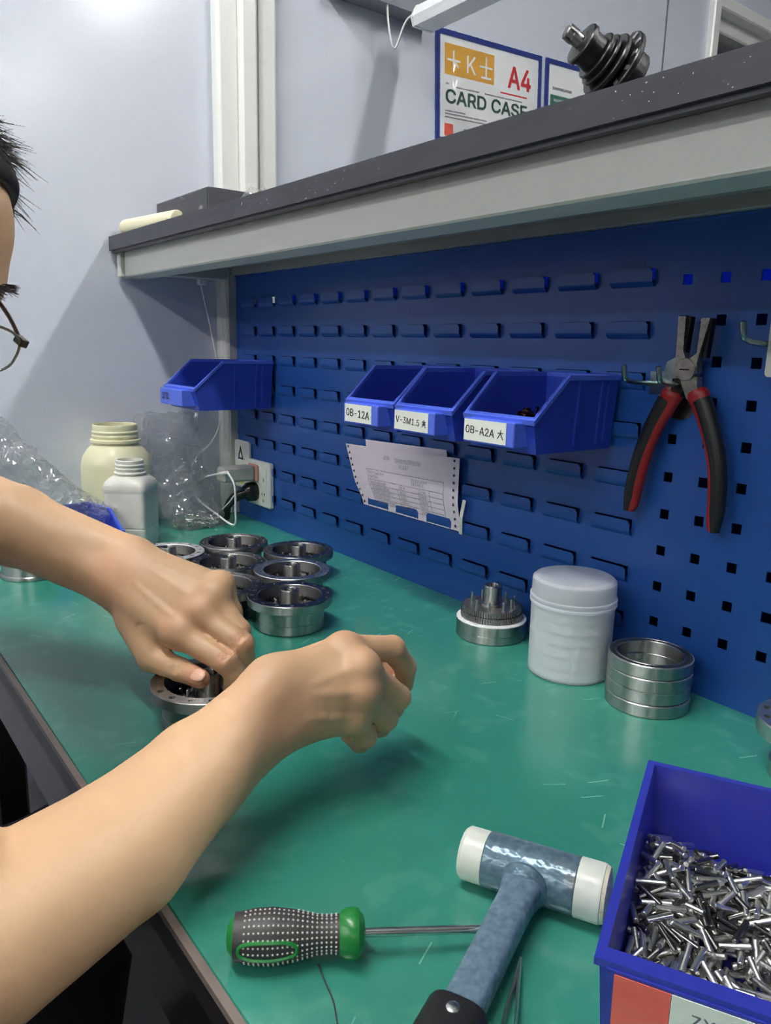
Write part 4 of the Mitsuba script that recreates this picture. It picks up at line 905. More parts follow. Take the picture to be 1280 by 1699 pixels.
o2 = c0 + hd * 0.123 + np.array([0, 0, -0.005 + 0.0118]); obj('rivet', mv(lathe([(0, 0), (0.0036, 0), (0.0034, 0.0008), (0.002, 0.0014), (0, 0.0015)], 20), *o2), 'm_chrome', t, 40)

t = thing('screwdriver', 'screwdriver with dotted dark handle and green ends, tip under the hammer', 'screwdriver')
s0 = np.array((0.0953, -0.5307, 0.7642)); s1 = np.array((0.1364, -0.4680, 0.7642)); s2 = np.array((0.1716, -0.4081, 0.7620))
sd = (s1 - s0); SL = float(np.linalg.norm(sd)); sd /= SL
SM = frame_mat(sd, x=[0, 0, 1], o=s0); SM[2, 3] = BT + 0.0148
def rad(u): return float(np.interp(u, [0.10, 0.2, 0.34, 0.5, 0.66, 0.76, 0.83, 0.86], [0.0123, 0.0138, 0.0142, 0.0126, 0.0098, 0.0094, 0.0100, 0.0104]))
us_ = np.linspace(0.06, 0.83, 26)
obj('grip', tf(lathe([(0, SL * us_[0])] + [(rad(u), SL * u) for u in us_] + [(0, SL * us_[-1])], 56), SM), 'm_driver_grip', t, 40, label='dark grey rubber grip')
obj('end_cap', tf(lathe([(0, 0), (0.006, 0.0006), (0.0095, 0.003), (0.0112, 0.006), (0.0118, SL * 0.075), (0, SL * 0.075)], 48), SM), 'm_driver_green', t, 40, label='green end cap')
obj('collar', tf(lathe([(0, SL * 0.825), (0.0106, SL * 0.825), (0.0128, SL * 0.87), (0.0133, SL * 0.93), (0.0126, SL * 0.965), (0.0100, SL * 0.985), (0.0092, SL * 1.0), (0.0060, SL * 1.012), (0, SL * 1.012)], 48), SM), 'm_driver_green', t, 40, label='green collar')
ds = []
ico = trimesh.creation.icosphere(subdivisions=1, radius=0.00062)
for u in np.linspace(0.14, 0.80, 20):
    for a in np.linspace(0, 2 * math.pi, 25)[:-1]:
        if -0.35 < math.sin(a - math.pi) - 0.8 < 0.3 and 0.1 < u < 0.5: continue
        r = rad(u); ds.append(mv(ico, r * math.cos(a), r * math.sin(a), SL * u))
obj('raised_dots', tf(cat(ds), SM), 'm_driver_dot', t, smooth=True, kind='stuff', label='rows of small pale dots')
def ring_on(u0, u1, a0, da, w):
    pts = []
    for k in range(33):
        q = 2 * math.pi * k / 32; u = (u0 + u1) / 2 + (u1 - u0) / 2 * math.copysign(abs(math.cos(q)) ** 0.6, math.cos(q)); a = a0 + da * math.copysign(abs(math.sin(q)) ** 0.8, math.sin(q))
        r = rad(u) + 0.0002; pts.append((r * math.cos(a), r * math.sin(a), SL * u))
    return tube(pts, w, 6)
a_in = math.pi * 0.5 * 1.0
side_sign = 1.0 if (SM[:3, 1] @ np.array([0.3, -0.9, 0.1])) > 0 else -1.0
obj('green_inlay', tf(ring_on(0.10, 0.52, side_sign * math.pi * 0.47, 0.36, 0.0011), SM), 'm_driver_green', t, 50, label='green oval outline on the grip')
sh = s2 - (SM[:3, 3] + SM[:3, 2] * SL); sl_ = float(np.linalg.norm(sh))
obj('blade', tf(lathe([(0, -0.004), (0.0024, -0.004), (0.0024, sl_), (0.0016, sl_ + 0.002), (0, sl_ + 0.002)], 20), frame_mat(sh, o=SM[:3, 3] + SM[:3, 2] * SL)), 'm_chrome', t, 30, label='thin chrome shaft')

t = thing('tweezers', 'pointed steel tweezers on the bench right of the hammer handle', 'tweezers')
w0 = np.array((0.1930, -0.4017, 0.7540)); wa = np.array((0.2161, -0.4386, 0.7530)); wb_ = np.array((0.2197, -0.4337, 0.7530)); 
for e in (wa, wb_):
    d = (e - w0) / np.linalg.norm(e - w0); mid = (wa + wb_) / 2 - w0; mid /= np.linalg.norm(mid); L = float(np.linalg.norm(e - w0))
    pth = [w0 - d * 0.001, w0 + d * L * 0.4, w0 + d * L, w0 + d * L * 0.9 + mid * 0.024, w0 + mid * 0.105]
    for q in pth: q[2] = BT + 0.0042
    P = spline(pth, 6); obj('arm', tube(P, np.interp(np.linspace(0, 1, len(P)), [0, 0.2, 1], [0.0009, 0.0010, 0.0010]), 8, ry=np.interp(np.linspace(0, 1, len(P)), [0, 0.15, 0.5, 1], [0.0010, 0.0018, 0.0038, 0.0038]), up=(0, 0, 1)), 'm_steel_top', t, 40)
wr = thing('thin_wire', 'hair thin dark wire lying below the screwdriver', 'wire')
scene[wr] = mikit.ply(tube(spline([(0.1277, -0.4919, 0.7506), (0.1403, -0.4954, 0.7506), (0.1525, -0.4984, 0.7506), (0.1656, -0.5045, 0.7506)], 8), 0.0004, 6), 'm_ink', 40)

# ---------------------------------------------------------------- on the shelf and on the wall beyond
t = thing('gearbox_shaft', 'black splined shaft with ringed gear housing lying tilted on the shelf', 'gearbox shaft')
g0, g1 = np.array((-0.0524, -0.1350, 1.3479)), np.array((-0.0355, -0.0850, 1.3210))
gd = g1 - g0; gl = float(np.linalg.norm(gd)); GM = frame_mat(gd, o=g0); s = gl
obj('shaft_tip', tf(lathe([(0, 0), (0.0042, 0), (0.0050, 0.001), (0.0050, s * 0.10), (0.0058, s * 0.11), (0.0060, s * 0.30), (0, s * 0.30)], 24), GM), 'm_steel_mid', t, 30, label='grey shaft end')
sp = []
for k in range(8): sp.append(tf(box(0.0035, 0.0066, -0.0008, 0.0008, 0.001, s * 0.16), rot(k * math.pi / 4, [0, 0, 1])))
obj('splines', tf(cat(sp), GM), 'm_steel_mid', t, smooth=False)
obj('sleeve', tf(lathe([(0, s * 0.26), (0.0085, s * 0.26), (0.0095, s * 0.27), (0.0160, s * 0.28), (0.0172, s * 0.30), (0.0172, s * 0.36), (0.0150, s * 0.38), (0.0150, s * 0.62), (0, s * 0.62)], 48), GM), 'm_black_oxide', t, 30)
for a, b, r in ((0.56, 0.62, 0.0200), (0.66, 0.72, 0.0225), (0.76, 0.84, 0.0270), (0.90, 0.985, 0.0345)):
    obj('housing_ring', tf(lathe([(0, s * a), (r - 0.001, s * a), (r, s * a + 0.001), (r, s * b - 0.001), (r - 0.001, s * b), (0, s * b)], 48), GM), 'm_black_oxide', t, 30)
obj('core', tf(lathe([(0, s * 0.6), (0.0185, s * 0.6), (0.0185, s * 1.1), (0, s * 1.1)], 40), GM), 'm_black_oxide', t, 30)
vv = []
for k in range(14): vv.append(tf(box(0.027, 0.0325, -0.0020, 0.0020, s * 0.885, s * 0.905), rot(k * 2 * math.pi / 14, [0, 0, 1])))
obj('rim_lugs', tf(cat(vv), GM), 'm_steel_top', t, smooth=False, label='pale lugs round the rear ring')
# the housing behind carries it: a foot block down to the shelf
ft = GM[:3, 3] + gd / gl * s * 0.92
obj('foot_ring', tf(lathe([(0, s * 0.98), (0.0245, s * 0.98), (0.0250, s * 1.0), (0.0250, s * 1.22), (0.024, s * 1.24), (0, s * 1.24)], 48), GM), 'm_black_oxide', t, 30)
obj('cradle', box(ft[0] - 0.018, ft[0] + 0.026, ft[1] - 0.012, ft[1] + 0.022, SZ, max(SZ + 0.004, ft[2] - 0.020), 0.002), 'm_black_oxide', t, smooth=False)

t = thing('shelf_carton', 'dark flat carton with scuffed printed side standing on the shelf', 'carton')
obj('body', box(-0.905, -0.700, -0.165, -0.045, SZ, SZ + 0.052, 0.001), 'm_card_plain', t, smooth=False)
obj('printed_side', box(-0.897, -0.702, -0.1658, -0.1650, SZ + 0.002, SZ + 0.050), 'm_card_dark', t, smooth=False, label='scuffed dark front side')
t = thing('cream_roll', 'cream plastic case with rounded ends lying at the shelf end', 'case')
q = tube([(-0.966, -0.196, SZ + 0.0158), (-0.962, -0.196, SZ + 0.0158), (-0.80, -0.172, SZ + 0.0158), (-0.796, -0.172, SZ + 0.0158)], [0.012, 0.0150, 0.0150, 0.012], 36, ry=[0.018, 0.021, 0.021, 0.018], up=(0, 0, 1))
q.vertices[:, 2] = SZ + 0.0155 + (q.vertices[:, 2] - SZ - 0.0158) * 1.0
b = q.bounds; q.vertices[:, 2] = SZ + (q.vertices[:, 2] - b[0][2]) * 0.030 / (b[1][2] - b[0][2])
obj('body', q, 'm_cream', t, 45)
t = thing('plastic_wrap', 'small crumple of clear wrap on the shelf beside the carton', 'plastic wrap')
def wrap_prof(s): return [-0.615 + 0.0 * s, -0.135, SZ + 0.002 + 0.036 * s], 0.042 * (1 - 0.55 * s), 0.03 * (1 - 0.6 * s), 0.2
w = crumpled_bag(wrap_prof, 33, 0.012, 60, 40); w.vertices[:, 2] = np.maximum(w.vertices[:, 2], SZ + 0.0006); obj('film', w, 'm_film', t, smooth=False)

def poster(label, y0, z1, W, Hh, tilt, second):
    t = thing('poster', label, 'poster')
    # local x to the right, y up, z out of the wall
    M = np.array([[0, 0, 1, WX + 0.001], [1, 0, 0, y0], [0, 1, 0, z1], [0, 0, 0, 1.0]]) @ rot(tilt, [0, 0, 1])
    o, fw_ = sg.box(0, -Hh, W, 0), 0.011
    obj('backing', prism(o.buffer(-0.002), 0.002), 'm_poster_white', t, smooth=False, M=M)
    obj('border', prism(o.difference(o.buffer(-fw_, join_style='mitre')), 0.0042), 'm_poster_frame', t, smooth=False, M=M, label='dark blue frame')
    def put(nm, g, m, z=0.0021, h=0.0005, **k): obj(nm, mv(prism(g, h), 0, 0, z), m, t, smooth=False, M=M, **k)
    def text(nm, s, x, y, h, m, sx=1.0, bold=True):
        q = meshkit.text_mesh(s, h, 0.0005, bold); q.apply_scale([sx, 1, 1]); obj(nm, mv(q, x, y, 0.0027), m, t, smooth=False, M=M)
    if not second:
        put('orange_block', sg.box(0.026, -0.088, 0.178, -0.026), 'm_poster_orange', label='orange title block')
        q = strokes([[(0.034, -0.058), (0.070, -0.058)], [(0.052, -0.040), (0.052, -0.078)], [(0.057, -0.062), (0.066, -0.070)]], 0.0042, 0.0004); obj('title_sign', mv(q, 0, 0, 0.0027), 'm_poster_white', t, smooth=False, M=M)
        text('title_letter', 'K', 0.088, -0.077, 0.036, 'm_poster_white', bold=False)
        q = strokes([[(0.134, -0.056), (0.170, -0.056)], [(0.152, -0.036), (0.152, -0.078)], [(0.138, -0.078), (0.167, -0.078)]], 0.0042, 0.0004); obj('title_sign', mv(q, 0, 0, 0.0027), 'm_poster_white', t, smooth=False, M=M)
        text('size_mark', 'A4', 0.222, -0.084, 0.044, 'm_ink_red')
        put('rule', sg.box(0.200, -0.101, 0.290, -0.098), 'm_ink_red')
        text('heading', 'CARD CASE', 0.026, -0.145, 0.027, 'm_ink_green', 1.26)
        for x, y, L in ((0.030, -0.108, 0.010), (0.06, -0.112, 0.07), (0.15, -0.112, 0.12), (0.028, -0.163, 0.06), (0.028, -0.169, 0.13), (0.028, -0.176, 0.15)):
            k = x
            while k < x + L: put('small_print', sg.box(k, y, k + 0.0035, y + 0.0028), 'm_ink_grey'); k += 0.0052
        put('coral_square', sg.box(0.026, -0.213, 0.052, -0.188), 'm_poster_coral')
        put('teal_bar', sg.box(0.085, -0.214, 0.20, -0.194), 'm_poster_teal')
        put('teal_bar', sg.box(0.22, -0.214, 0.29, -0.205), 'm_ink_grey')
    else:
        for k in range(12): put('small_print', sg.box(0.028 + 0.006 * k, -0.066, 0.032 + 0.006 * k, -0.060), 'm_ink_grey')
        put('teal_block', sg.box(0.020, -0.160, 0.14, -0.078), 'm_poster_teal', label='teal printed block')
        for k in range(10): put('small_print', sg.box(0.032 + 0.006 * k, -0.092, 0.036 + 0.006 * k, -0.086), 'm_poster_white')
    n1, n2 = 90, 60; xs, ys = np.meshgrid(np.linspace(0.006, W - 0.006, n1), np.linspace(-Hh + 0.006, -0.006, n2)); p = np.stack([xs, ys, np.zeros_like(xs)], -1).reshape(-1, 3)
    z = 0.0050 + 0.019 * meshkit.fbm(p * [13, 10, 1] + [3 + 5 * second, 1, 2], 2, 5) * np.clip(np.minimum(np.minimum(p[:, 0], W - p[:, 0]), np.minimum(-p[:, 1], Hh + p[:, 1])) / 0.05, 0.05, 1)
    p[:, 2] = z; f = []
    for j in range(n2 - 1):
        for i in range(n1 - 1):
            a = j * n1 + i; f += [[a, a + 1, a + n1 + 1], [a, a + n1 + 1, a + n1]]
    obj('cover_film', trimesh.Trimesh(p, f, process=False), 'm_glass', t, smooth=True, M=M, label='wavy clear plastic cover')
poster('blue framed card case poster with orange title block on the end wall', 0.503, DZ + 0.612, 0.338, 0.229, math.radians(2.6), 0)
poster('second blue framed poster with teal block, half hidden by the black shaft', 0.856, DZ + 0.629, 0.338, 0.229, math.radians(2.6), 1)

t = thing('bench_lamp', 'white tube lamp fitting hung above the shelf, its wire dropping at the end', 'lamp')
la = np.array((-0.8850, 0.3912, 1.7055)); lb = la + [1.2, 0, 0]
lp = sg.Polygon([(-0.024, 0.0), (0.024, 0.0), (0.030, 0.016), (0.018, 0.038), (-0.018, 0.038), (-0.030, 0.016)])
obj('housing', mv(prism(lp, lb[0] - la[0], YZ), *la), 'm_lamp_white', t, smooth=False)
obj('end_cap', mv(prism(lp.buffer(0.001), 0.006, YZ), la[0] - 0.006, la[1], la[2]), 'm_white_plastic', t, smooth=False)
obj('wire', tube(spline([la + [0.01, 0.0, 0.036], la + [-0.03, -0.02, 0.02], la + [-0.05, -0.035, -0.03], la + [-0.055, -0.05, 0.03], la + [-0.055, -0.05, 0.12]], 8), 0.0022, 8), 'm_white_plastic', t, 50)
obj('hanger', box(la[0] + 0.25, la[0] + 0.27, la[1] - 0.006, la[1] + 0.006, la[2] + 0.036, CEIL), 'm_lamp_grey', t, smooth=False)
obj('hanger', box(la[0] + 0.95, la[0] + 0.97, la[1] - 0.006, la[1] + 0.006, la[2] + 0.036, CEIL), 'm_lamp_grey', t, smooth=False)
t = thing('cable_tray', 'grey metal rail fixed high on the end wall beside the lamp', 'rail')
obj('rail', cat(box(WX + 0.001, WX + 0.05, 0.22, 0.47, DZ + 0.600, DZ + 0.606), box(WX + 0.001, WX + 0.006, 0.22, 0.47, DZ + 0.600, DZ + 0.66), box(WX + 0.044, WX + 0.05, 0.22, 0.47, DZ + 0.600, DZ + 0.64)), 'm_lamp_grey', t, smooth=False)

# ---------------------------------------------------------------- the person at the bench
def rc(P, a, b, ra, rb):
    a, b = np.asarray(a, float), np.asarray(b, float); ba = b - a; q = P - a
    t = np.clip((q @ ba) / max(ba @ ba, 1e-12), 0, 1)
    return np.linalg.norm(q - t[:, None] * ba, axis=1) - (ra + (rb - ra) * t)
def smin(a, b, k):
    h = np.maximum(k - np.abs(a - b), 0) / k
    return np.minimum(a, b) - h * h * k * 0.25
class Body:
    """base prims blend together; each limb chain blends with the base but not with the other chains, so fingers stay apart"""
    def __init__(s): s.base, s.chains, s.cuts = [], [], []
    def add(s, a, b, ra, rb, k=0.02): s.base.append((a, b, ra, rb, k))
    def chain(s, pts, k=0.009, kin=0.003, chain=None): s.chains.append((k, [(pts[i][0], pts[i + 1][0], pts[i][1], pts[i + 1][1], kin) for i in range(len(pts) - 1)]))
    def cut(s, a, b, ra, rb, k): s.cuts.append((a, b, ra, rb, k))
    def near(s, c, R):
        ok = lambda q: rc(c[None], *q[:4])[0] < R + 0.03
        n = Body(); n.base = [q for q in s.base if ok(q)]; n.chains = [(k, [q for q in ch if ok(q)]) for k, ch in s.chains]; n.chains = [x for x in n.chains if x[1]]; n.cuts = [q for q in s.cuts if ok(q)]
        return n
    def __call__(s, P):
        d = np.full(len(P), 0.5)
        for a, b, ra, rb, k in s.base: d = smin(d, rc(P, a, b, ra, rb), k)
        out = d
        for k, ch in s.chains:
            e = np.full(len(P), 0.5)
            for a, b, ra, rb, kk in ch: e = smin(e, rc(P, a, b, ra, rb), kk)
            out = np.minimum(out, smin(d, e, k))
        for a, b, ra, rb, k in s.cuts: out = -smin(-out, rc(P, a, b, ra, rb), k)
        return out
def surface(fn, lo, hi, h, B=12):
    lo = np.array(lo, float); n = ((np.array(hi) - lo) / h).astype(int) // B * B + B + 1
    V = np.full(n, 1.0, np.float32); nb = (n - 1) // B; g = np.arange(B + 1)
    loc = np.stack(np.meshgrid(g, g, g, indexing='ij'), -1).reshape(-1, 3) * h; R = B * h * 0.87
    bi = np.stack(np.meshgrid(*[np.arange(q) for q in nb], indexing='ij'), -1).reshape(-1, 3)
    dc = np.concatenate([fn(lo + (c * B + B / 2) * h) for c in np.array_split(bi, max(1, len(bi) // 20000))])
    for c in bi[np.abs(dc) < R + 0.012]:
        o = c * B; sub = fn.near(lo + (o + B / 2) * h, R) if hasattr(fn, 'near') else fn
        V[o[0]:o[0] + B + 1, o[1]:o[1] + B + 1, o[2]:o[2] + B + 1] = sub(lo + o * h + loc).reshape(B + 1, B + 1, B + 1)
    for c in bi[dc <= -(R + 0.012)]:
        o = c * B; blk = V[o[0]:o[0] + B + 1, o[1]:o[1] + B + 1, o[2]:o[2] + B + 1]; blk[blk == 1.0] = -1.0
    neg = V < 0; cell = np.zeros(np.array(n) - 1, np.int8)
    for a in (0, 1):
        for b in (0, 1):
            for c in (0, 1): cell += neg[a:n[0] - 1 + a, b:n[1] - 1 + b, c:n[2] - 1 + c]
    act = np.argwhere((cell > 0) & (cell < 8)); idx = np.full(cell.shape, -1, np.int32); idx[tuple(act.T)] = np.arange(len(act))
    acc, cnt = np.zeros((len(act), 3)), np.zeros(len(act)); cor = np.array(list(np.ndindex(2, 2, 2)))
    for i in range(8):
        for j in range(i + 1, 8):
            if np.abs(cor[i] - cor[j]).sum() != 1: continue
            A, Bv = V[tuple((act + cor[i]).T)], V[tuple((act + cor[j]).T)]; m = (A < 0) != (Bv < 0); t = np.where(m, A / np.where(m, A - Bv, 1), 0)
            acc[m] += (cor[i] + (cor[j] - cor[i]) * t[:, None])[m]; cnt[m] += 1
    vert = lo + (act + acc / cnt[:, None]) * h; faces = []
    for ax in range(3):
        u, w = (ax + 1) % 3, (ax + 2) % 3; sl0 = [slice(1, -1)] * 3; sl1 = [slice(1, -1)] * 3; sl0[ax], sl1[ax] = slice(0, -1), slice(1, None)
        A, Bv = neg[tuple(sl0)], neg[tuple(sl1)]; e = np.argwhere(A != Bv); off = np.ones(3, int); off[ax] = 0; e = e + off
        flip = neg[tuple(e.T)]; q = []
        for du, dw in ((-1, -1), (0, -1), (0, 0), (-1, 0)):
            c = e.copy(); c[:, u] += du; c[:, w] += dw; q.append(idx[tuple(c.T)])
        q = np.stack(q, 1); q[~flip] = q[~flip][:, ::-1]; q = q[(q >= 0).all(1)]; faces += [q[:, [0, 1, 2]], q[:, [0, 2, 3]]]
    m = trimesh.Trimesh(vert, np.vstack(faces), process=False)
    return m

person = Body()
A = np.array
SR, SL_ = A([-0.095, -0.800, DZ - 0.165]), A([-0.430, -0.825, DZ - 0.135])
ER, EL = A((0.0464, -0.6441, 0.7828)), A((-0.5166, -0.6148, 0.9377))
# right arm
M1, M2 = A((0.0238, -0.5633, 0.7909)), A((0.0035, -0.5057, 0.8101))
person.add(SR, ER, 0.050, 0.043)
person.add(ER, M1, 0.0455, 0.0408, 0.004); person.add(M1, M2, 0.0408, 0.0335, 0.004)
RWa, RWb = A((-0.0159, -0.4380, 0.8453)), A((-0.0099, -0.4348, 0.8224))
person.add(M2, RWa, 0.0312, 0.0205, 0.008); person.add(M2, RWb, 0.0312, 0.0210, 0.008)
rI, rM, rR, rP = A((-0.0142, -0.3801, 0.8605)), A((0.0060, -0.3783, 0.8529)), A((0.0111, -0.3805, 0.8369)), A((0.0055, -0.3837, 0.8151))
rW = A((-0.0161, -0.4322, 0.8340))
for m, w0, r0, r1 in ((rI, RWa, 0.0195, 0.0120), (rM, rW, 0.0185, 0.0122), (rR, rW, 0.0185, 0.0118), (rP, RWb, 0.0190, 0.0110)):
    person.add(w0, m, r0, r1, 0.014)
person.add(A((-0.0224, -0.4174, 0.8323)), A((-0.0177, -0.3751, 0.8303)), 0.017, 0.014, 0.014)
person.add(A((-0.0164, -0.4210, 0.8190)), A((-0.0119, -0.3815, 0.8096)), 0.016, 0.012, 0.014)
person.add(A((-0.0298, -0.4141, 0.8406)), A((-0.0369, -0.3729, 0.8361)), 0.015, 0.013, 0.014)
person.add(rI, rM, 0.0112, 0.0112, 0.008); person.add(rM, rR, 0.0112, 0.0110, 0.008); person.add(rR, rP, 0.0108, 0.0105, 0.008)
for q, e in (((-0.0105, -0.3827, 0.8633), 0.0088), ((0.0107, -0.3812, 0.8557), 0.0088), ((0.0158, -0.3834, 0.8400), 0.0085), ((0.0094, -0.3859, 0.8183), 0.0078)):      # knuckles
    person.add(A(q), A(q) + 0.0005, e, e, 0.008)
person.chain([(rI, 0.0114), (A((-0.0125, -0.3356, 0.8519)), 0.0101), (A((-0.0174, -0.3176, 0.8302)), 0.0087), (A((-0.0233, -0.3134, 0.8117)), 0.0077)], 0.006)
person.chain([(rM, 0.0112), (A((0.0013, -0.3398, 0.8173)), 0.0100), (A((-0.0170, -0.3298, 0.7985)), 0.0088), (A((-0.0303, -0.3319, 0.7990)), 0.0078)], 0.006)
person.chain([(rR, 0.0106), (A((-0.0029, -0.3478, 0.8002)), 0.0094), (A((-0.0182, -0.3412, 0.7850)), 0.0082), (A((-0.0320, -0.3438, 0.7857)), 0.0074)], 0.006)
person.chain([(rP, 0.0098), (A((-0.0045, -0.3655, 0.7895)), 0.0085), (A((-0.0184, -0.3611, 0.7768)), 0.0075), (A((-0.0303, -0.3627, 0.7783)), 0.0068)], 0.006)
person.chain([(A((-0.0348, -0.3995, 0.8384)), 0.0160), (A((-0.0421, -0.3636, 0.8340)), 0.0118), (A((-0.0431, -0.3330, 0.8242)), 0.0100), (A((-0.0363, -0.3133, 0.8121)), 0.0086)], 0.014)
# left arm
F1 = A((-0.3882, -0.5249, 0.8989))
person.add(SL_, EL, 0.050, 0.043); person.add(EL, F1, 0.0435, 0.0400, 0.006)
LWa, LWb = A((-0.2841, -0.4645, 0.8568)), A((-0.2871, -0.4417, 0.8753)); lW = A((-0.2854, -0.4526, 0.8665))
person.add(F1, LWa, 0.0378, 0.0215, 0.008); person.add(F1, LWb, 0.0378, 0.0205, 0.008)
lI, lM, lR, lP = A((-0.1916, -0.4374, 0.8294)), A((-0.1872, -0.4195, 0.8452)), A((-0.1901, -0.4039, 0.8574)), A((-0.1995, -0.3922, 0.8632))
for m, w0, r0, r1 in ((lI, LWa, 0.0195, 0.0128), (lM, lW, 0.0185, 0.0124), (lR, lW, 0.0180, 0.0118), (lP, LWb, 0.0175, 0.0110)):
    person.add(w0, m, r0, r1, 0.014)
person.add(A((-0.2743, -0.4458, 0.8447)), A((-0.2137, -0.4203, 0.8216)), 0.017, 0.014, 0.014)
person.add(A((-0.2695, -0.4536, 0.8383)), A((-0.2176, -0.4508, 0.8111)), 0.0165, 0.0130, 0.014)
person.add(A((-0.2711, -0.4527, 0.8468)), A((-0.2154, -0.4398, 0.8246)), 0.0160, 0.0120, 0.012)
person.add(lI, lM, 0.0115, 0.0115, 0.008); person.add(lM, lR, 0.0112, 0.0110, 0.008); person.add(lR, lP, 0.0108, 0.0104, 0.008)
for q, e in (((-0.1869, -0.4381, 0.8338), 0.0090), ((-0.1820, -0.4194, 0.8501), 0.0090), ((-0.1850, -0.4038, 0.8623), 0.0086), ((-0.1955, -0.3922, 0.8677), 0.0078)):
    person.add(A(q), A(q) + 0.0005, e, e, 0.008)
person.chain([(lI, 0.0122), (A((-0.1471, -0.4125, 0.8116)), 0.0108), (A((-0.1446, -0.4065, 0.8004)), 0.0092), (A((-0.1506, -0.4062, 0.7850)), 0.0080)])
person.chain([(lM, 0.0118), (A((-0.1468, -0.3975, 0.8246)), 0.0106), (A((-0.1501, -0.3937, 0.8095)), 0.0092), (A((-0.1572, -0.3951, 0.7935)), 0.0080)])
person.chain([(lR, 0.0112), (A((-0.1623, -0.3919, 0.8313)), 0.0096), (A((-0.1656, -0.3863, 0.8164)), 0.0084), (A((-0.1721, -0.3862, 0.8025)), 0.0074)])
person.chain([(lP, 0.0102), (A((-0.1885, -0.3859, 0.8406)), 0.0088), (A((-0.1895, -0.3820, 0.8266)), 0.0078), (A((-0.1946, -0.3809, 0.8152)), 0.0068)])
tT = A((-0.1584, -0.4325, 0.7967)); tI = A((-0.1820, -0.4407, 0.7986)); tM = A((-0.2142, -0.4548, 0.8015))
person.chain([(A((-0.2517, -0.4564, 0.8262)), 0.0160), (tM, 0.0120), (tI, 0.0102), (tT, 0.0086)], 0.008)
# tendons over the backs of the hands, found by sliding down to the skin
def on_skin(p, toward):
    p = np.array(p, float)
    for _ in range(12): p = p + toward * float(person(p[None])[0]) * -0.9
    return p
# trunk, neck, head
HIPS = A([-0.245, -0.955, 0.50]); NECK = (SR + SL_) / 2 + A([0.0, -0.005, 0.045]); CHEST = (SR + SL_) / 2 + A([0, -0.03, -0.13])
person.add(SR, SL_, 0.055, 0.055, 0.05); person.add(CHEST + A([0.075, 0, 0]), CHEST - A([0.075, 0, 0]), 0.100, 0.100, 0.06)
person.add(CHEST, HIPS + A([0, 0, 0.12]), 0.105, 0.105, 0.07); person.add(HIPS + A([0.07, 0, 0]), HIPS - A([0.07, 0, 0]), 0.105, 0.105, 0.06)
for sx, kx, ky in ((1, -0.02, -0.50), (-1, -0.40, -0.47)):
    hp = HIPS + A([0.085 * sx, 0.02, -0.02]); kn = A([kx, ky, 0.50]); an = A([kx - 0.01, ky - 0.06, 0.085])
    person.add(hp, kn, 0.078, 0.055, 0.04); person.add(kn, an, 0.054, 0.036, 0.03); person.add(an, an + A([0.01, 0.11, -0.048]), 0.032, 0.018, 0.02)
HC_ = A((-0.2289, -0.6397, 1.1391))                                     # middle of the head
CR, CU, CT = A((0.6045, 0.7962, 0.0239)), A((-0.1800, 0.1073, 0.9778)), -A((-0.7760, 0.5954, -0.2083))                            # picture right, picture up, towards the viewer
hf = 0.74 * CR + 0.40 * CT - 0.56 * CU; hf /= np.linalg.norm(hf)
hu = CU + 0.12 * CR; hu -= hf * (hu @ hf); hu /= np.linalg.norm(hu); hx_ = np.cross(hf, hu)      # hx_: the person's right
HMt = np.eye(4); HMt[:3, 0], HMt[:3, 1], HMt[:3, 2], HMt[:3, 3] = -hx_, hf, hu, HC_
def hp_(x, y, z): return HC_ - hx_ * x + hf * y + hu * z        # x to the person's left, y forward, z up
person.add(NECK - A([0, 0.02, 0.05]), hp_(0, -0.035, -0.075), 0.062, 0.055, 0.04)
head = [((0, -0.025, 0.030), (0, 0.020, 0.036), 0.078, 0.072), ((0, 0.000, 0.0), (0, 0.030, -0.010), 0.072, 0.058), ((0, 0.046, -0.060), (0, 0.030, -0.020), 0.040, 0.056), ((0, 0.066, -0.098), (0, 0.050, -0.080), 0.018, 0.034),
        ((0.045, 0.000, -0.070), (0.018, 0.058, -0.096), 0.020, 0.017), ((-0.045, 0.000, -0.070), (-0.018, 0.058, -0.096), 0.020, 0.017), ((0.036, 0.058, -0.034), (0.042, 0.040, -0.030), 0.024, 0.026), ((-0.036, 0.058, -0.034), (-0.042, 0.040, -0.030), 0.024, 0.026),
        ((0.028, 0.078, 0.018), (0.046, 0.060, 0.018), 0.014, 0.014), ((-0.028, 0.078, 0.018), (-0.046, 0.060, 0.018), 0.014, 0.014), ((0, 0.080, 0.050), (0, 0.070, 0.070), 0.022, 0.024)]
for a, b, ra, rb in head: person.add(hp_(*a), hp_(*b), ra, rb, 0.018)
for a, b, ra, rb in (((0, 0.088, 0.002), (0, 0.106, -0.034), 0.007, 0.010), ((0.010, 0.095, -0.037), (0.011, 0.092, -0.036), 0.0075, 0.007), ((-0.010, 0.095, -0.037), (-0.011, 0.092, -0.036), 0.0075, 0.007)):
    person.add(hp_(*a), hp_(*b), ra, rb, 0.008)
for s in (1, -1):
    person.cut(hp_(0.030 * s, 0.104, -0.002), hp_(0.036 * s, 0.102, -0.002), 0.013, 0.012, 0.012)
    person.chain([(hp_(0.071 * s, -0.008, -0.030), 0.006), (hp_(0.076 * s, -0.012, -0.006), 0.008), (hp_(0.080 * s, -0.018, 0.020), 0.007), (hp_(0.075 * s, -0.004, 0.024), 0.005)], 0.006)
dors = {}
def tendon(w, m, dirn, r, depth, k=0.006):
    pts = []
    for t in (0.38, 0.55, 0.72, 0.9):
        p = w + (m - w) * t + dirn * 0.03
        for _ in range(25):
            d = float(person(p[None])[0])
            if d < 0.0002: break
            p = p - dirn * d * 0.8
        pts.append(p - dirn * depth)
    return [(pts[i], pts[i + 1], r * (0.7 if i == 0 else 1), r, k) for i in range(3)]
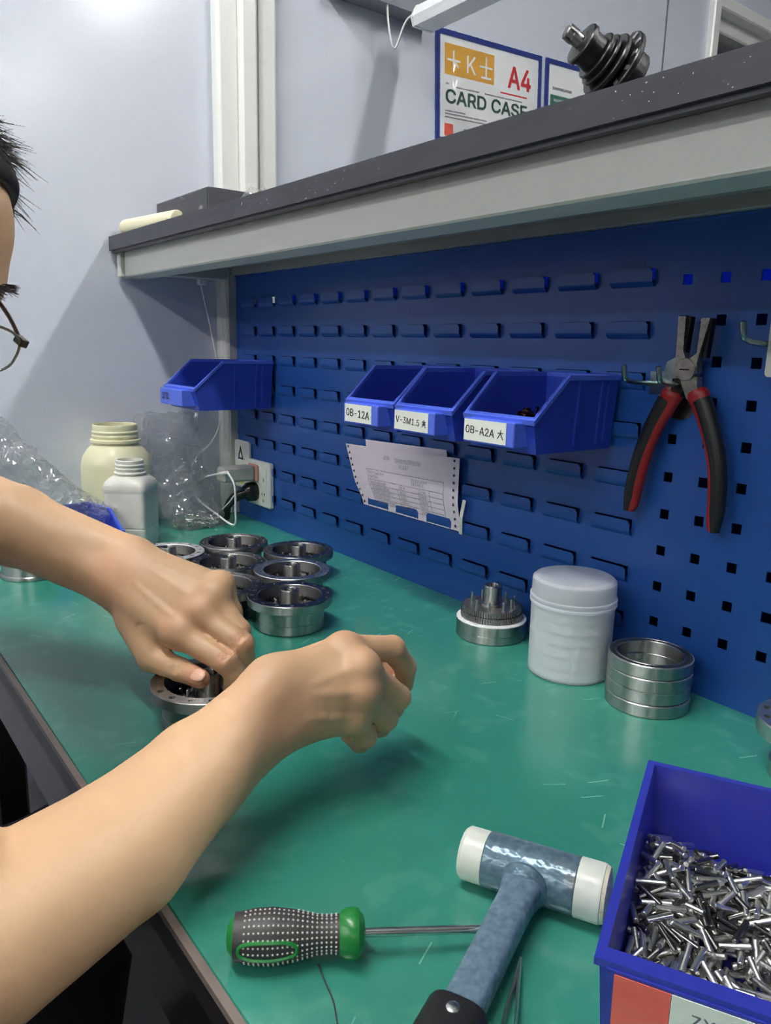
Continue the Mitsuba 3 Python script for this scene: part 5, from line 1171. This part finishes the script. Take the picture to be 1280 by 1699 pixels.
vr = CT * 0.95 + CU * 0.3; vr /= np.linalg.norm(vr); vl = CT * 0.5 + CU * 0.8 + CR * 0.2; vl /= np.linalg.norm(vl)
tn = tendon(rW, rR, vr, 0.0026, 0.0043, 0.004) + tendon(rW, rM, vr, 0.0024, 0.0042, 0.004) + tendon(RWb, rP, vr, 0.0022, 0.0040, 0.004)
tn += tendon(lW, lM, vl, 0.0024, 0.0041, 0.004) + tendon(LWa, lI, vl, 0.0024, 0.0042, 0.004) + tendon(lW, lR, vl, 0.0022, 0.0040, 0.004)
person.base += tn
body = surface(person, (-0.75, -1.12, 0.02), (0.16, -0.26, DZ + 0.14), 0.003)
def relax(m, n=3):
    import scipy.sparse as sp
    e = m.edges_unique; k = len(m.vertices); W = sp.coo_matrix((np.ones(2 * len(e)), (np.r_[e[:, 0], e[:, 1]], np.r_[e[:, 1], e[:, 0]])), (k, k)).tocsr()
    W = sp.diags(1 / np.maximum(np.asarray(W.sum(1)).ravel(), 1)) @ W; v0 = np.array(m.vertices); v = v0.copy()
    for i in range(n):
        v = v + 0.5 * (W @ v - v); v = v - 0.52 * (W @ v - v)
    d = v - v0; L = np.linalg.norm(d, axis=1, keepdims=True); m.vertices = v0 + d * np.minimum(1, 0.0012 / np.maximum(L, 1e-9)); return m
body = relax(body)
# finer mesh on the two hands, with the creases of knuckles and wrists
creases = []
def crease(p, axis, across, dirn, n=2, gap=0.0022, w=0.010, r=0.0009):
    axis = axis / np.linalg.norm(axis); across = across / np.linalg.norm(across)
    for k in range(n):
        c = p + axis * gap * (k - (n - 1) / 2); pts = []
        for t in np.linspace(-1, 1, 7):
            q = c + across * w * t + axis * 0.0014 * t * t * (1 if k % 2 else -1) + dirn * 0.02
            for _ in range(25):
                d = float(person(q[None])[0])
                if d < 0.0002: break
                q = q - dirn * d * 0.8
            pts.append(q)
        creases.extend((pts[i], pts[i + 1], r, r, 0.0022) for i in range(6))
def ax(a, b): return b - a
crease(tI, ax(tM, tT), np.cross(tT - tM, vl), (vl + CT) / np.linalg.norm(vl + CT), 3, 0.0026, 0.0075)
crease(A((-0.1471, -0.4125, 0.8116)), A((-0.1446, -0.4065, 0.8004)) - lI, np.cross(A((-0.1446, -0.4065, 0.8004)) - lI, vl), vl, 3, 0.0024, 0.0075)
crease(A((-0.1468, -0.3975, 0.8246)), A((-0.1501, -0.3937, 0.8095)) - lM, np.cross(A((-0.1501, -0.3937, 0.8095)) - lM, vl), vl, 3, 0.0024, 0.0072)
wd = A((-0.0126, -0.4283, 0.8320)) - A((-0.0182, -0.4447, 0.8250))
crease(A((-0.0088, -0.4270, 0.8215)), wd, RWb - RWa, vr, 2, 0.0065, 0.024, 0.0010)
lwd = lI - lW
crease(A((-0.2138, -0.4482, 0.8141)), A((-0.2000, -0.4323, 0.8082)) - A((-0.2138, -0.4482, 0.8141)), A((-0.1995, -0.4326, 0.8055)) - A((-0.2219, -0.4573, 0.8181)), vl, 1, 0.004, 0.020, 0.0012)
def refine(m, fn, centres, R):
    f = np.zeros(len(m.faces), bool); tc = m.triangles_center
    for c in centres: f |= ((tc - c) ** 2).sum(1) < R * R
    nv = len(m.vertices); v, fc = trimesh.remesh.subdivide(m.vertices, m.faces, face_index=np.nonzero(f)[0])
    m2 = trimesh.Trimesh(v, fc, process=False); m2.merge_vertices()
    v = np.array(m2.vertices); sel = np.zeros(len(v), bool)
    for c in centres: sel |= ((v - c) ** 2).sum(1) < (R - 0.006) ** 2
    ids = np.nonzero(sel)[0]
    for _ in range(2):
        for ch in np.array_split(ids, 60):
            P = v[ch]; c = P.mean(0); loc = fn.near(c, float(np.linalg.norm(P - c, axis=1).max())) ; e = 0.0006
            d = loc(P); g = np.stack([(loc(P + o) - d) / e for o in np.eye(3) * e], 1); g /= np.maximum(np.linalg.norm(g, axis=1, keepdims=True), 0.5)
            v[ch] = P - g * np.clip(d, -0.0015, 0.0015)[:, None]
    m2.vertices = v; return m2
person.cuts += creases
body = refine(body, person, [(rM + rW) / 2 + A([0.0, 0.02, 0]), (lM + lW) / 2 + A([0.03, 0.0, -0.01])], 0.085)
# colouring of the skin itself: mottling, ruddier knuckles and fingertips
bv = np.asarray(body.vertices); f1 = meshkit.fbm(bv * 55, 3, 1)[:, None]; f2 = meshkit.fbm(bv * 18 + 5, 2, 2)[:, None]
skin = A(lin(198, 159, 122)) * (1 - f2 * 0.5) + A(lin(206, 168, 131)) * f2 * 0.5 + A(lin(210, 156, 122)) * 0.0
skin = skin * (0.94 + 0.10 * f1)
red = np.zeros(len(bv))
for q, r, a in ((lI, 0.016, 0.55), (lM, 0.016, 0.5), (rM, 0.014, 0.35), (rR, 0.018, 0.4), (tT, 0.013, 0.7), (A((-0.1428, -0.4146, 0.8137)), 0.012, 0.4), (A((-0.1416, -0.4001, 0.8268)), 0.012, 0.4), (A((-0.0132, -0.3356, 0.8497)), 0.016, 0.3), (rI, 0.014, 0.3), (A((-0.0230, -0.3156, 0.8134)), 0.018, 0.5), (A((-0.0363, -0.3133, 0.8121)), 0.02, 0.6), (A((0.0015, -0.4484, 0.8275)), 0.03, 0.3), (A((-0.2678, -0.4672, 0.8650)), 0.03, 0.25)):
    red = np.maximum(red, a * np.exp(-((bv - q) ** 2).sum(1) / (r * r)))
skin = skin * (1 - red[:, None]) + A(lin(198, 118, 94)) * red[:, None]
scene['person'] = mikit.ply(body, 'm_skin', True, color=skin)
labels['person'] = {'label': 'person with glasses and bare forearms assembling a gear cup at the bench', 'category': 'person'}
def nail(tip, ip, back, w, l):
    d = tip - ip; d /= np.linalg.norm(d); n = back - d * (back @ d); n /= np.linalg.norm(n); s = np.cross(d, n)
    g = trimesh.creation.icosphere(subdivisions=2, radius=1.0); g.vertices *= [w, l, 0.0026]
    M = np.eye(4); M[:3, 0], M[:3, 1], M[:3, 2], M[:3, 3] = s, d, n, tip + n * 0.0066 + d * 0.0012
    return tf(g, M)
obj('thumb_nail', nail(tT, tI, CT * 0.9 + CU * 0.5 + CR * 0.25, 0.0062, 0.0080), 'm_nail', 'person', smooth=True)
# face details
for s in (1, -1):
    obj('eyeball', tf(trimesh.creation.icosphere(subdivisions=3, radius=0.0118), trimesh.transformations.translation_matrix(hp_(0.032 * s, 0.078, -0.002))), 'm_eye_white', 'person', smooth=True)
    obj('iris', tf(lathe([(0, 0), (0.0055, 0), (0.0050, 0.0008), (0, 0.0014)], 20), frame_mat(hf - hu * 0.3, o=hp_(0.032 * s, 0.0886, -0.0055))), 'm_eye_dark', 'person')
    lid = trimesh.creation.icosphere(subdivisions=3, radius=0.0127); lid.update_faces((lid.triangles_center @ A([0, -0.30, 0.95]) > -0.0005)); lid.remove_unreferenced_vertices()
    obj('eyelid', tf(lid, HMt @ trimesh.transformations.translation_matrix([0.032 * s, 0.078, -0.002])), 'm_lid', 'person', smooth=True)
    hs = []; rr = random.Random(3 + s)
    for k in range(90):
        u = rr.random(); p0 = hp_((0.018 + 0.042 * u) * s, 0.0935 - 0.028 * u * u, 0.0215 + 0.006 * math.sin(u * 2.6) + rr.uniform(-0.003, 0.003))
        dv = (-hx_ * s * 0.8 + hu * rr.uniform(-0.1, 0.5) + hf * rr.uniform(0.1, 0.8)); dv /= np.linalg.norm(dv)
        hs.append(tube([p0, p0 + dv * 0.004, p0 + dv * rr.uniform(0.008, 0.012) - hu * 0.0015], [0.0004, 0.00034, 0.0001], 4))
    obj('eyebrow', cat(hs), 'm_hair', 'person', smooth=True, kind='stuff')
obj('mouth', tube(spline([hp_(-0.022, 0.080, -0.066), hp_(-0.010, 0.0895, -0.0645), hp_(0, 0.0915, -0.0655), hp_(0.010, 0.0895, -0.0645), hp_(0.022, 0.080, -0.066)], 6), 0.0036, 10), 'm_lip', 'person', 50)
# hair: a cap over the skull and separate strands, the fringe standing out over the forehead
cap = Body(); cap.add(hp_(0, -0.030, 0.036), hp_(0, 0.016, 0.046), 0.083, 0.076, 0.02); cap.add(hp_(0, -0.045, -0.02), hp_(0, -0.03, 0.02), 0.070, 0.080, 0.02)
cap.cut(hp_(0, 0.120, -0.030), hp_(0, 0.075, -0.100), 0.085, 0.09, 0.01); cap.cut(hp_(-0.066, 0.080, 0.024), hp_(0.066, 0.080, 0.024), 0.068, 0.068, 0.01)
cm = surface(cap, HC_ - 0.15, HC_ + 0.15, 0.004)
hair = obj('hair', cm, 'm_hair', 'person', smooth=True, label='short dark hair')
hs = []; rr = random.Random(11)
for k in range(1500):
    a = rr.uniform(-1.9, 1.9); b = rr.uniform(0.08, 0.60) if abs(a) < 0.95 else rr.uniform(0.12, 0.72) if abs(a) < 1.5 else rr.uniform(0.15, 1.25)
    n = A([math.sin(a) * math.sin(b), math.cos(a) * math.sin(b), math.cos(b)])
    p0 = hp_(*(A([0, 0.0, 0.044]) + n * A([0.079, 0.080, 0.074])))
    out = -hx_ * n[0] + hf * n[1] + hu * n[2]
    d = out * rr.uniform(0.25, 0.6) + hf * rr.uniform(0.5, 1.1) - hx_ * rr.uniform(-0.5, 0.5) - hu * rr.uniform(-0.1, 0.5); d /= np.linalg.norm(d)
    L = rr.uniform(0.016, 0.036); s = A([rr.uniform(-1, 1) for _ in range(3)]) * 0.006
    hs.append(tube([p0 - out * 0.004, p0 + d * L * 0.5 + s * 0.3, p0 + d * L + s - hu * 0.004], [0.00042, 0.00036, 0.00008], 4))
for k in range(1600):                       # the rest of the head: strands lying back over the crown
    a = rr.uniform(0.9, 5.38); b = rr.uniform(0.05, 1.45); n = A([math.sin(a) * math.sin(b), math.cos(a) * math.sin(b), math.cos(b)])
    out = -hx_ * n[0] + hf * n[1] + hu * n[2]; p0 = hp_(*(A([0, -0.012, 0.038]) + n * A([0.081, 0.094, 0.080])))
    d = -hf * 0.6 - hu * 0.8 + out * rr.uniform(0.1, 0.35) - hx_ * rr.uniform(-0.3, 0.3); d = d - out * min(0.0, float(d @ out)); d /= np.linalg.norm(d)
    hs.append(tube([p0 - out * 0.004, p0 + d * 0.010 + out * 0.001, p0 + d * rr.uniform(0.020, 0.032)], [0.0006, 0.0005, 0.0001], 4))
obj('strands', cat(hs), 'm_hair', hair, smooth=True, kind='stuff')
# glasses
gl_ = 'person__glasses'
def lens_loop(s, grow=0.0, y=0.0):
    t = np.arange(40) * 2 * math.pi / 40; w, h = 0.0265 + grow, 0.0165 + grow
    X = w * np.sign(np.cos(t)) * np.abs(np.cos(t)) ** 0.75; Z = h * np.sign(np.sin(t)) * np.abs(np.sin(t)) ** 0.75
    return np.array([hp_(s * 0.0360 + x, 0.1085 + y - 0.10 * abs(s * 0.0360 + x) ** 1.0 * 0.9, -0.010 + z) for x, z in zip(X, Z)])
for s in (1, -1):
    l0 = lens_loop(s); c = l0.mean(0); n = len(l0)
    m = trimesh.Trimesh(np.vstack([l0, c]), [[n, k, (k + 1) % n] for k in range(n)], process=False)
    obj('lens', m, 'm_glass', gl_, smooth=False)
    lp2 = lens_loop(s, 0.0008); obj('rim', tube(np.vstack([lp2, lp2[:2]]), 0.0010, 8), 'm_frame_metal', gl_, 60)
    hinge = hp_(s * 0.0640, 0.1000, 0.0000)
    obj('end_piece', box(-0.003, 0.003, -0.005, 0.005, -0.0028, 0.0028, 0.0006), 'm_frame_brown', gl_, smooth=False, M=frame_mat(hu, x=-hx_, o=hinge))
    obj('temple_arm', tube(spline([hinge, hp_(s * 0.0735, 0.060, 0.006), hp_(s * 0.0795, 0.004, 0.012), hp_(s * 0.0820, -0.016, 0.006), hp_(s * 0.0810, -0.032, -0.018)], 8), 0.0013, 8, ry=0.0022), 'm_frame_brown', gl_, 60)
    obj('nose_pad', tube([hp_(s * 0.0112, 0.1035, -0.006), hp_(s * 0.0128, 0.1005, -0.014)], [0.0016, 0.0022], 10), 'm_glass', gl_, 60)
    obj('pad_arm', tube(spline([hp_(s * 0.0112, 0.1045, -0.008), hp_(s * 0.0105, 0.1065, -0.003), hp_(s * 0.0120, 0.1070, 0.000)], 5), 0.0006, 6), 'm_frame_metal', gl_, 60)
obj('bridge', tube(spline([hp_(-0.0105, 0.1072, 0.000), hp_(0, 0.1105, 0.004), hp_(0.0105, 0.1072, 0.000)], 6), 0.0012, 8), 'm_frame_metal', gl_, 60)
labels['person__glasses'] = {'label': 'metal rimmed glasses'}
# clothes
shirt = Body()
shirt.add(SR, SL_, 0.064, 0.064, 0.05); shirt.add(CHEST + A([0.075, 0, 0]), CHEST - A([0.075, 0, 0]), 0.110, 0.110, 0.06); shirt.add(CHEST, HIPS + A([0, 0, 0.12]), 0.116, 0.118, 0.07)
shirt.add(HIPS + A([0.06, 0, 0.06]), HIPS - A([0.06, 0, -0.06]), 0.112, 0.112, 0.05)
shirt.add(SR, SR + (ER - SR) * 0.55, 0.062, 0.064, 0.03); shirt.add(SL_, SL_ + (EL - SL_) * 0.55, 0.062, 0.064, 0.03)
shirt.cut(NECK + A([0, 0.012, 0.055]), NECK + A([0, 0.03, 0.10]), 0.066, 0.07, 0.01)
obj('shirt', surface(shirt, (-0.75, -1.14, 0.3), (0.16, -0.5, DZ + 0.1), 0.006), 'm_cloth_shirt', 'person', smooth=True, label='dark short sleeved shirt')
tr_ = Body(); tr_.add(HIPS + A([0.07, 0, 0]), HIPS - A([0.07, 0, 0]), 0.112, 0.112, 0.06)
for sx, kx, ky in ((1, -0.02, -0.50), (-1, -0.40, -0.47)):
    hp = HIPS + A([0.085 * sx, 0.02, -0.02]); kn = A([kx, ky, 0.50]); an = A([kx - 0.01, ky - 0.06, 0.10])
    tr_.add(hp, kn, 0.086, 0.064, 0.04); tr_.add(kn, an, 0.064, 0.058, 0.03)
obj('trousers', surface(tr_, (-0.75, -1.14, 0.02), (0.2, -0.3, 0.72), 0.006), 'm_cloth_black', 'person', smooth=True, label='black trousers')
for kx, ky in ((-0.02, -0.50), (-0.40, -0.47)):
    an = A([kx - 0.01, ky - 0.06, 0.085]); sh_ = Body(); sh_.add(an + A([0, -0.02, -0.045]), an + A([0.01, 0.17, -0.052]), 0.040, 0.032, 0.02); sh_.add(an, an + A([0, 0, -0.03]), 0.046, 0.046, 0.02)
    sm_ = surface(sh_, an - 0.25, an + 0.25, 0.005); sm_.vertices[:, 2] = np.maximum(sm_.vertices[:, 2], 0.001)
    obj('shoe', sm_, 'm_black_rubber', 'person', smooth=True)
# the stool the person sits on
t = thing('work_stool', 'black padded work stool under the person at the bench', 'stool')
sx_, sy_ = HIPS[0], HIPS[1] + 0.02; sz_ = HIPS[2] - 0.118
obj('seat', mv(lathe([(0, -0.07), (0.17, -0.07), (0.185, -0.06), (0.19, -0.03), (0.18, -0.005), (0.15, 0.0), (0, 0.0)], 48), sx_, sy_, sz_), 'm_chair', t, 40)
obj('column', mv(lathe([(0, 0.06), (0.03, 0.06), (0.03, sz_ - 0.07), (0, sz_ - 0.07)], 24), sx_, sy_, 0), 'm_galv', t, 30)
for k in range(5):
    a = k * 2 * math.pi / 5 + 0.3
    obj('foot', tube([(sx_, sy_, 0.075), (sx_ + 0.24 * math.cos(a), sy_ + 0.24 * math.sin(a), 0.045)], [0.022, 0.015], 12), 'm_chair', t, 40)
    obj('caster', mv(trimesh.creation.icosphere(subdivisions=2, radius=0.024), sx_ + 0.24 * math.cos(a), sy_ + 0.24 * math.sin(a), 0.0245), 'm_chair', t, smooth=True)
